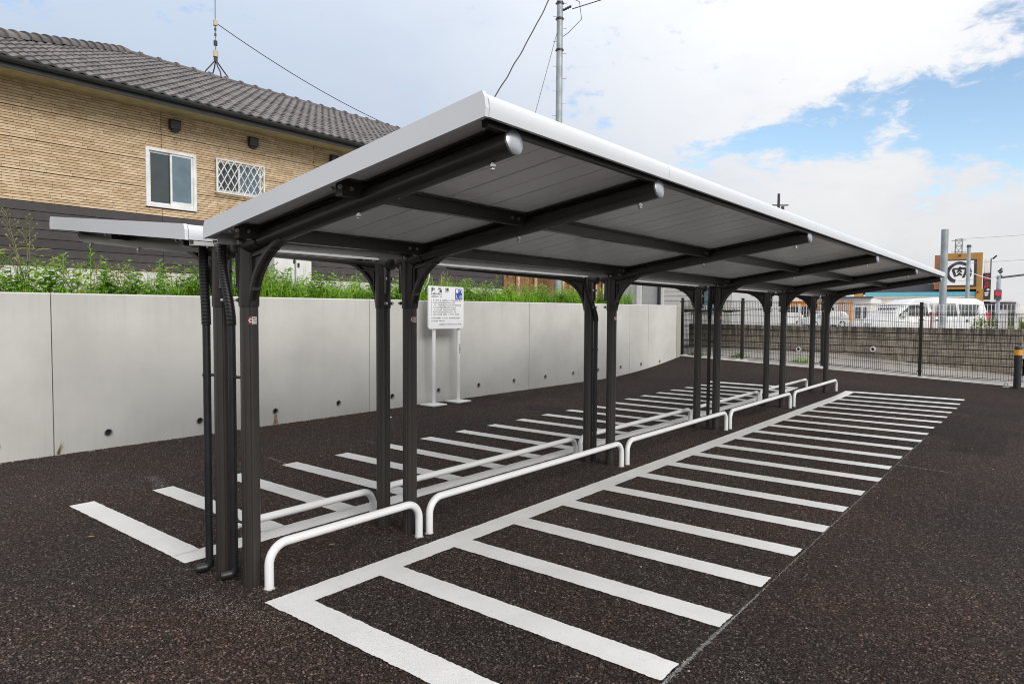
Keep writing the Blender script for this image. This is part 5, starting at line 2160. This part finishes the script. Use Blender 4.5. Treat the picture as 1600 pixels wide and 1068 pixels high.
stroke([(-0.95, 0.55), (-0.80, 0.1), (-0.55, -0.75)], 0.075)
stroke([(-0.95, 0.62), (-0.3, 0.58), (0.1, 0.66), (0.95, 0.62), (0.92, 0.1), (0.62, -0.85), (0.45, -0.7)], 0.068)
stroke([(0.12, 0.95), (0.05, 0.45), (-0.35, -0.05)], 0.055)
stroke([(0.05, 0.35), (0.35, -0.02)], 0.05)
stroke([(0.05, 0.0), (-0.05, -0.35), (-0.40, -0.62)], 0.055)
stroke([(0.05, -0.2), (0.40, -0.55)], 0.05)
mm.build('brush_emblem', 'ink', tower)
for s_, z in ((1.35, 5.5), (0.27, 3.0)):
    slab('lamp', 'ink', s_, s_ + 0.09, z, z + 0.12, 0.5, 0.62)
# black menu tower with red and white strokes
bt = slab('menu_tower', 'ink', -0.42, 0.0, 0.7, 4.35, -1.2, -0.1)
slab('menu_top', 'board', -0.36, -0.06, 4.36, 5.3, -1.0, -0.4, bt)
slab('menu_post', 'slate', -0.44, -0.38, 4.36, 5.36, -1.0, -0.6, bt)
mm = MB()
for (z0_, sc_) in ((3.95, 1.0), (3.45, 1.0)):
    for ps in ([(-0.33, 0.18), (-0.08, 0.22)], [(-0.2, 0.33), (-0.22, -0.1)], [(-0.34, 0.02), (-0.08, -0.05)], [(-0.12, 0.12), (-0.05, -0.12)]):
        ribbon([(x, z0_ + y) for x, y in ps], [0.028, 0.024], -0.08)
mm.build('red_lettering', 'red_paint', bt)
mm = MB()
for ps in ([(-0.30, 3.02), (-0.08, 2.98)], [(-0.28, 2.88), (-0.1, 2.84)], [(-0.34, 3.25), (-0.2, 3.2)]):
    ribbon(ps, [0.05, 0.05], -0.08)
mm.build('white_lettering', 'sticker', bt)
for s_, z in ((-0.60, 5.42), (-0.92, 4.55)):
    mm = MB()
    mm.tube([F(s_ + 0.12, z - 0.12, -0.5), F(s_ - 0.10, z + 0.1, -0.4)], 0.09, 8)
    fl = mm.build('floodlight', 'wire', bt)
    mm = MB()
    mm.tube([F(s_ + 0.1, z - 0.1, -0.5), F(-0.40, z - 0.1, -0.6)], 0.02, 5)
    mm.build('floodlight_arm', 'cream_mesh', bt)
slab('entrance_canopy', 'cream', -1.6, 0.0, 2.42, 2.52, -1.0, 0.6)
slab('annex', 'slate', -1.9, 0.0, 0.7, 2.40, -6, -1.2)

# other buildings of the street, simple but in parts
def block(name, label, x0, x1, y, dpt, z1, mt, cat, parts):
    t = thing(name, label, cat, ((x0 + x1) / 2, y, 0.3))
    MB().box(x0, x1, y, y + dpt, 0.3, z1).build('wall', mt, t)
    for (nm, m2, a, b, za, zb_, o0, o1) in parts:
        MB().box(x0 + a, x0 + b, y - o1, y - o0, za, zb_).build(nm, m2, t)
    return t


prt = []
for fl in range(4):
    for k in range(4):
        prt.append(('window', 'glass_dark', 0.8 + 2.1 * k, 2.2 + 2.1 * k, 1.2 + 2.6 * fl, 2.7 + 2.6 * fl, 0.0, 0.08))
    prt.append(('balcony', 'house_white', 0.3, 8.6, 0.7 + 2.6 * fl, 1.1 + 2.6 * fl, 0.09, 0.6))
block('apartment_block', 'white apartment block with rows of dark windows far down the street', -37.0, -28.0, 102, 9, 11.0, 'house_white', 'building', prt)
block('corner_shop', 'low shop with brown timber frame and orange pillar seen between the shelter posts', -27.3, -22.6, 76, 6, 3.6, 'house_white', 'shop',
      [('fascia_board', 'redbrown', 0.0, 4.7, 3.0, 3.6, 0.0, 0.25), ('column', 'redbrown', 0.4, 0.75, 0.3, 3.0, 0.0, 0.2), ('column', 'orange', 3.0, 3.7, 0.3, 3.0, 0.0, 0.3), ('column', 'redbrown', 4.2, 4.6, 0.3, 3.0, 0.0, 0.2), ('shop_window', 'glass_sky', 0.9, 2.8, 0.9, 2.7, 0.0, 0.06), ('roof_sign', 'orange', 1.2, 4.0, 3.61, 4.3, 0.0, 0.3)])
block('awning_shop', 'white shop with an orange awning beyond the white hatchback', -26.0, -20.0, 92, 7, 4.2, 'house_white', 'shop',
      [('awning', 'orange', 0.9, 5.0, 2.5, 3.2, 0.0, 1.4), ('shop_window', 'glass_dark', 0.6, 2.4, 0.8, 2.4, 0.0, 0.06), ('shop_window', 'glass_dark', 2.7, 5.4, 0.8, 2.4, 0.0, 0.06)])
block('long_shed', 'long pale low shed with orange posts left of the restaurant', -19.6, -13.2, 82, 8, 3.3, 'house_white', 'building',
      [('post', 'orange', 3.2, 3.55, 0.3, 3.0, 0.1, 0.4), ('post', 'orange', 4.2, 4.5, 0.3, 3.0, 0.1, 0.4), ('post', 'ochre', 1.0, 1.3, 0.3, 3.0, 0.1, 0.4), ('window', 'glass_dark', 0.4, 2.6, 1.1, 2.3, 0.0, 0.06), ('window', 'glass_dark', 4.8, 6.0, 1.1, 2.3, 0.0, 0.06), ('roof_edge', 'slate', -0.2, 6.6, 3.301, 3.5, -0.3, 0.5)])
block('pale_house', 'pale two storey house far behind the dark mesh fence', -36, -29.5, 62, 7, 6.0, 'cream', 'house',
      [('window', 'glass_dark', 0.8, 2.2, 1.3, 2.5, 0.0, 0.06), ('window', 'glass_dark', 3.6, 5.4, 1.3, 2.5, 0.0, 0.06), ('window', 'glass_sky', 0.8, 2.2, 3.8, 5.0, 0.0, 0.06), ('roof_edge', 'slate', -0.3, 6.8, 6.001, 6.4, -7.2, 0.5)])
block('roadside_store', 'low grey store at the right edge beyond the bollards', 6.5, 20, 88, 9, 3.4, 'house_grey', 'shop',
      [('shop_window', 'glass_dark', 0.6, 5.2, 0.8, 2.5, 0.0, 0.06), ('shop_window', 'glass_dark', 6.0, 11.0, 0.8, 2.5, 0.0, 0.06), ('sign_band', 'board', 0.0, 13.5, 2.7, 3.3, 0.0, 0.2)])

# distant tree line
random.seed(11)


def leafy(mm, c, rx, ry, rz_, n, s0, s1):
    for i in range(n):
        while True:
            p = Vector((random.uniform(-1, 1), random.uniform(-1, 1), random.uniform(-1, 1)))
            if p.length <= 1:
                break
        p = Vector((c[0] + p.x * rx, c[1] + p.y * ry, c[2] + p.z * rz_))
        s_ = random.uniform(s0, s1)
        d = Vector((random.gauss(0, 1), random.gauss(0, 1), random.gauss(0, 0.6))).normalized()
        e = d.cross(Vector((random.gauss(0, 1), random.gauss(0, 1), random.gauss(0, 1)))).normalized()
        mm.add([p - d * s_, p + e * s_ * 0.45, p + d * s_, p - e * s_ * 0.45], [(0, 1, 2, 3)])


for i, (x, y, h, lb) in enumerate(((3.5, 100, 5.2, 'round green street tree beyond the signal arm at the right edge'), (-25.0, 118, 7.0, 'dark green tree between the apartment block and the awning shop'), (-17.5, 112, 6.4, 'green tree behind the long pale shed'))):
    t = thing('street_tree', lb, 'tree', (x, y, 0.3), 'trees along the far street')
    mm = MB()
    mm.tube([(x, y, 0.2), (x + 0.05, y, h * 0.35), (x - 0.1, y + 0.1, h * 0.7)], [0.22, 0.16, 0.05], 8)
    mm.build('trunk', 'wood', t, True, 0.1)
    mm = MB()
    for k in range(9):
        leafy(mm, (x + random.uniform(-1.3, 1.3), y + random.uniform(-1.3, 1.3), h * random.uniform(0.5, 0.95)), 1.0, 1.0, 0.8, 150, 0.12, 0.3)
    mm.build('crown', 'weed', t)
mm = MB()
for i in range(26):
    x = 0.75 + 1.5 * i / 25
    leafy(mm, (x, 26.2 - 0.05 * i + random.uniform(-0.1, 0.1), 1.0), 0.16, 0.2, 0.42, 70, 0.03, 0.07)
t = thing('hedge', 'low yellow green hedge behind the white fence, right of the minivan', 'hedge', (1.5, 26, 0.3))
mm.build('leaves', 'hedge', t)
mm = MB()
for i in range(12):
    x = 0.8 + 1.4 * i / 11
    mm.tube([(x, 26.1, 0.29), (x, 26.1, 1.0)], 0.015, 5)
mm.build('stems', 'wood', t, False, 0.2)

# ================================================================ weeds on the terrace
random.seed(5)


def blade(mm, p, h, w, lean, a, seg=3):
    dx, dy = cos(a), sin(a)
    wx, wy = -dy * w / 2, dx * w / 2
    vs = []
    for i in range(seg + 1):
        t = i / seg
        o = lean * t * t
        z = p[2] + h * t * (1 - 0.28 * lean / max(h, 0.01) * t * t)
        k = (1 - t) ** 0.7 + 0.04
        vs += [(p[0] + dx * o - wx * k, p[1] + dy * o - wy * k, z), (p[0] + dx * o + wx * k, p[1] + dy * o + wy * k, z)]
    mm.add(vs, [(2 * i, 2 * i + 1, 2 * i + 3, 2 * i + 2) for i in range(seg)])


def dens(y):
    return 0.22 + 0.78 * sstep((y - 1.0) / 1.6)


mm = MB()
cnt = 0
while cnt < 17000:
    y = random.uniform(-2.5, 13.0)
    if random.random() > dens(y):
        continue
    x = -5.22 - abs(random.gauss(0, 0.75))
    if x < -8.0:
        continue
    clump = 0.55 + 0.55 * (0.5 + 0.5 * sin(y * 5.1 + 2.0 * sin(x * 4))) * (0.5 + 0.5 * sin(y * 1.7 + x * 3 + 1))
    h = random.uniform(0.13, 0.56) * clump * (0.50 + 0.50 * dens(y)) * (1.0 + 0.35 * sin(y * 2.3 + 1) * sin(y * 0.9))
    blade(mm, (x, y, 1.60), max(h, 0.05), random.uniform(0.007, 0.018), random.uniform(0.05, 0.42), random.uniform(0, 2 * pi))
    cnt += 1
# short tufts hanging at the very edge
for i in range(2600):
    y = random.uniform(-2.5, 13.0)
    blade(mm, (-5.21 - random.uniform(0, 0.07), y, 1.60), random.uniform(0.05, 0.13), 0.008, random.uniform(0.01, 0.07), random.uniform(-0.9, 0.9))
g = mm.build('terrace_grass', 'grass')
stuff(g)


def leaf(mm, p, d, L, w, droop=0.3):
    d = d.normalized()
    s_ = d.cross(Vector((0, 0, 1)))
    s_ = s_.normalized() if s_.length > 1e-3 else Vector((1, 0, 0))
    a, b, c = p, p + d * L * 0.5 + Vector((0, 0, 0.02 * L)), p + d * L - Vector((0, 0, droop * L))
    mm.add([a, b + s_ * w, b, b - s_ * w, c], [(0, 1, 2), (0, 2, 3), (1, 4, 2), (2, 4, 3)])


mm = MB()
for i in range(620):
    y = random.uniform(-2.5, 13)
    x = -5.28 - abs(random.gauss(0, 0.5))
    if x < -7.5:
        continue
    h = random.uniform(0.14, 0.50)
    lx, ly = random.uniform(-0.08, 0.08), random.uniform(-0.08, 0.08)
    nl = int(8 + h * 40)
    for k in range(nl):
        t = 0.15 + 0.85 * k / nl
        a = k * 2.4 + i
        L = random.uniform(0.09, 0.18) * (1.1 - 0.5 * t)
        leaf(mm, Vector((x + lx * t, y + ly * t, 1.60 + h * t)), Vector((cos(a), sin(a), 0.35)), L, L * (0.20 if i % 3 else 0.30), 0.35)
stuff(mm.build('leafy_weeds', 'weed'))
mm = MB()
for i in range(900):
    y = random.uniform(-2.5, 13)
    x = -5.26 - abs(random.gauss(0, 0.7))
    if x > -8:
        blade(mm, (x, y, 1.60), random.uniform(0.15, 0.6), random.uniform(0.004, 0.009), random.uniform(0.05, 0.3), random.uniform(0, 6.28), 4)
        if i % 9 == 0:
            a = random.uniform(0, 6.28)
            h = random.uniform(0.25, 0.6)
            p = Vector((x, y, 1.60 + h))
            q_ = [Vector((x + 0.10 * cos(a) * t * t, y + 0.16 * sin(a) * t * t, 1.6 + h * (t - 0.22 * t ** 3))) for t in [k / 7 for k in range(8)]]
            mm.tube(q_, 0.0022, 4)
            d = (q_[-1] - q_[-2]).normalized()
            hd = [q_[-1] + d * 0.022 * k - Vector((0, 0, 0.004 * k * k)) for k in range(5)]
            mm.tube(hd, [0.003, 0.008, 0.010, 0.008, 0.002], 6)
stuff(mm.build('dry_grass', 'weed_pale'))


def weed_thing(label, x, y, h, kind):
    t = thing('weed_plant', label, 'plant', (x, y, 1.6), 'tall weeds along the wall top')
    ms, ml = MB(), MB()
    if kind == 'leafy':
        lean = random.uniform(-0.04, 0.04)
        ms.tube([(x, y, 1.58), (x + lean * 0.4, y, 1.6 + h * 0.5), (x + lean, y, 1.6 + h)], [0.007, 0.005, 0.003], 6)
        nl = int(34 * h / 0.6)
        for k in range(nl):
            q = 0.12 + 0.88 * k / nl
            a = k * 2.4
            L = (0.15 - 0.05 * q) * random.uniform(0.8, 1.15)
            leaf(ml, Vector((x + lean * q, y, 1.6 + h * q)), Vector((cos(a), sin(a), 0.5 + 0.5 * q)), L, L * 0.13, 0.25)
        ms.build('stem', 'weed', t, True)
        ml.build('leaves', 'weed', t)
    elif kind == 'seedy':
        for sidx in range(4):
            a0 = random.uniform(0, 6.28)
            top = Vector((x + 0.14 * cos(a0), y + 0.22 * sin(a0), 1.6 + h * random.uniform(0.8, 1.0)))
            ms.tube([(x, y, 1.58), Vector((x, y, 1.6)).lerp(top, 0.5) + Vector((0, 0, 0.03)), top], [0.006, 0.004, 0.002], 5)
            for k in range(12):
                q = 0.55 + 0.45 * k / 12
                p = Vector((x, y, 1.6)).lerp(top, q)
                a = random.uniform(0, 6.28)
                e = p + Vector((0.055 * cos(a), 0.075 * sin(a), 0.06))
                ms.tube([p, e], 0.0018, 4)
                ml.ball(tuple(e), 0.010, 5, 3, (1, 1, 1.3))
        mw = MB()
        for k in range(26):
            a = random.uniform(0, 6.28)
            leaf(mw, Vector((x + random.uniform(-0.04, 0.04), y + random.uniform(-0.08, 0.08), 1.6 + random.uniform(0.05, h * 0.5))), Vector((cos(a), sin(a), 0.4)), random.uniform(0.08, 0.14), 0.014)
        mw.build('leaves', 'weed', t)
        ms.build('stem', 'weed_pale', t, True)
        stuff(ml.build('seed_heads', 'weed_pale', t))
    else:      # foxtail grass
        for sidx in range(7):
            a = random.uniform(0, 6.28)
            L = h * random.uniform(0.7, 1.0)
            base = Vector((x + random.uniform(-0.05, 0.05), y + random.uniform(-0.08, 0.08), 1.59))
            pts = [base + Vector((cos(a) * 0.10 * q * q, sin(a) * 0.22 * q * q, L * (q - 0.10 * q ** 3))) for q in (0, 0.3, 0.6, 0.85, 1.0)]
            ms.tube(pts, [0.003, 0.003, 0.0025, 0.002, 0.0015], 5)
            d = (pts[-1] - pts[-2]).normalized()
            hd = [pts[-1] + d * 0.02 * k + Vector((cos(a) * 0.004, sin(a) * 0.012, -0.006)) * k * k * 0.35 for k in range(6)]
            ml.tube(hd, [0.003, 0.009, 0.011, 0.010, 0.007, 0.002], 7)
        for k in range(20):
            blade(ms, (x + random.uniform(-0.05, 0.05), y + random.uniform(-0.08, 0.08), 1.59), h * random.uniform(0.5, 0.9), 0.010, random.uniform(0.08, 0.22), random.uniform(0, 6.28), 4)
        ms.build('stem', 'weed', t)
        stuff(ml.build('seed_heads', 'weed_pale', t, True))
    return t


WD = [(-5.9, 0.56, 1.00, 'seedy', 'tallest thin weed with round seed heads at the left end of the wall'), (-5.7, 0.42, 0.58, 'fox', 'drooping foxtail grass under the tallest seedy weed'),
      (-5.9, 0.22, 0.66, 'fox', 'drooping foxtail grass at the left edge of the photo'), (-5.8, 0.86, 0.50, 'leafy', 'bright leafy weed left of the rusty one, before the dark siding'),
      (-5.8, 1.14, 0.58, 'leafy', 'tall bright leafy weed below the left shelter roof tip'), (-5.9, 1.02, 0.46, 'seedy', 'rusty seeded weed between two bright leafy weeds'),
      (-5.9, 1.55, 0.44, 'seedy', 'thin seeded weed below the middle of the left shelter roof'), (-5.8, 1.78, 0.46, 'fox', 'foxtail grass right of the thin seeded weed'),
      (-5.9, 1.95, 0.50, 'leafy', 'small leafy weed standing among foxtail grass'), (-5.8, 2.12, 0.45, 'fox', 'foxtail grass just left of the nearest downpipe'),
      (-6.2, 3.55, 0.60, 'seedy', 'seeded weed in front of the broad white cabinet'), (-6.1, 4.6, 0.46, 'leafy', 'leafy weed by the second pair of posts'),
      (-6.3, 7.6, 0.62, 'seedy', 'seeded weed just right of the notice board'), (-6.3, 8.3, 0.50, 'seedy', 'seeded weed before the corner of the dark siding'),
      (-6.4, 9.1, 0.66, 'leafy', 'leafy weed before the brown board fence'), (-6.4, 10.2, 0.70, 'leafy', 'leafy weed at the right end of the terrace greenery'), (-6.3, 9.6, 0.55, 'seedy', 'seeded weed before the brown board fence')]
for x, y, h, kd, lb in WD:
    weed_thing(lb, x, y, h, kd)

# weeds down in the lot
t = thing('weed_plant', 'thin pale weed growing at the foot of the concrete wall at the left', 'plant', (-4.97, 0.52, 0))
mm = MB()
for k in range(9):
    blade(mm, (-4.97, 0.52 + random.uniform(-0.02, 0.02), 0), random.uniform(0.10, 0.22), 0.010, random.uniform(0.03, 0.12), random.uniform(0.2, 2.2), 4)
mm.build('blades', 'weed_pale', t)
for (x, y, z, lb) in ((-2.0, 15.7, 0.28, 'small green weed clump at the fence line near the far shelter end'), (-4.75, 15.75, 0.33, 'green weed clump where the mesh fence meets the concrete wall'), (-3.6, 15.8, 0.32, 'thin weed clump at the fence line by the second fence post')):
    t = thing('weed_clump', lb, 'plant', (x, y, z), 'weed clumps along the mesh fence')
    mm = MB()
    for k in range(60):
        blade(mm, (x + random.gauss(0, 0.12), y + random.gauss(0, 0.06), z), random.uniform(0.08, 0.2), 0.016, random.uniform(0.03, 0.1), random.uniform(0, 6.28))
    mm.build('blades', 'grass', t)
    mm = MB()
    for k in range(26):
        a = random.uniform(0, 6.28)
        leaf(mm, Vector((x + random.gauss(0, 0.1), y + random.gauss(0, 0.05), z + random.uniform(0.02, 0.12))), Vector((cos(a), sin(a), 0.4)), 0.09, 0.022)
    mm.build('leaves', 'weed', t)

# fallen leaves and bits of litter on the asphalt
for x, y, lb in ((-1.95, -0.28, 'small yellow fallen leaf left of the nearest left bay stripe'), (-0.62, 0.62, 'small brown fallen leaf between the two nearest posts')):
    mm = MB()
    leaf(mm, Vector((x, y, 0.012)), Vector((0.5, 0.8, 0.05)), 0.05, 0.011, 0.1)
    tag(mm.build('fallen_leaf', 'leaf_dry'), lb, 'leaf')
for i, (x, y, lb) in enumerate(((-4.72, 5.12, 'white scrap of litter left of the notice board foot'), (-2.95, -0.65, 'white paint fleck on the asphalt at the far left'), (-4.3, 4.35, 'pale pebble on the asphalt near the concrete wall'))):
    mm = MB()
    mm.ball((x, y, 0.008), 0.02, 6, 4, (1.2, 1, 0.45))
    tag(mm.build('litter_scrap', 'white'), lb, 'litter')
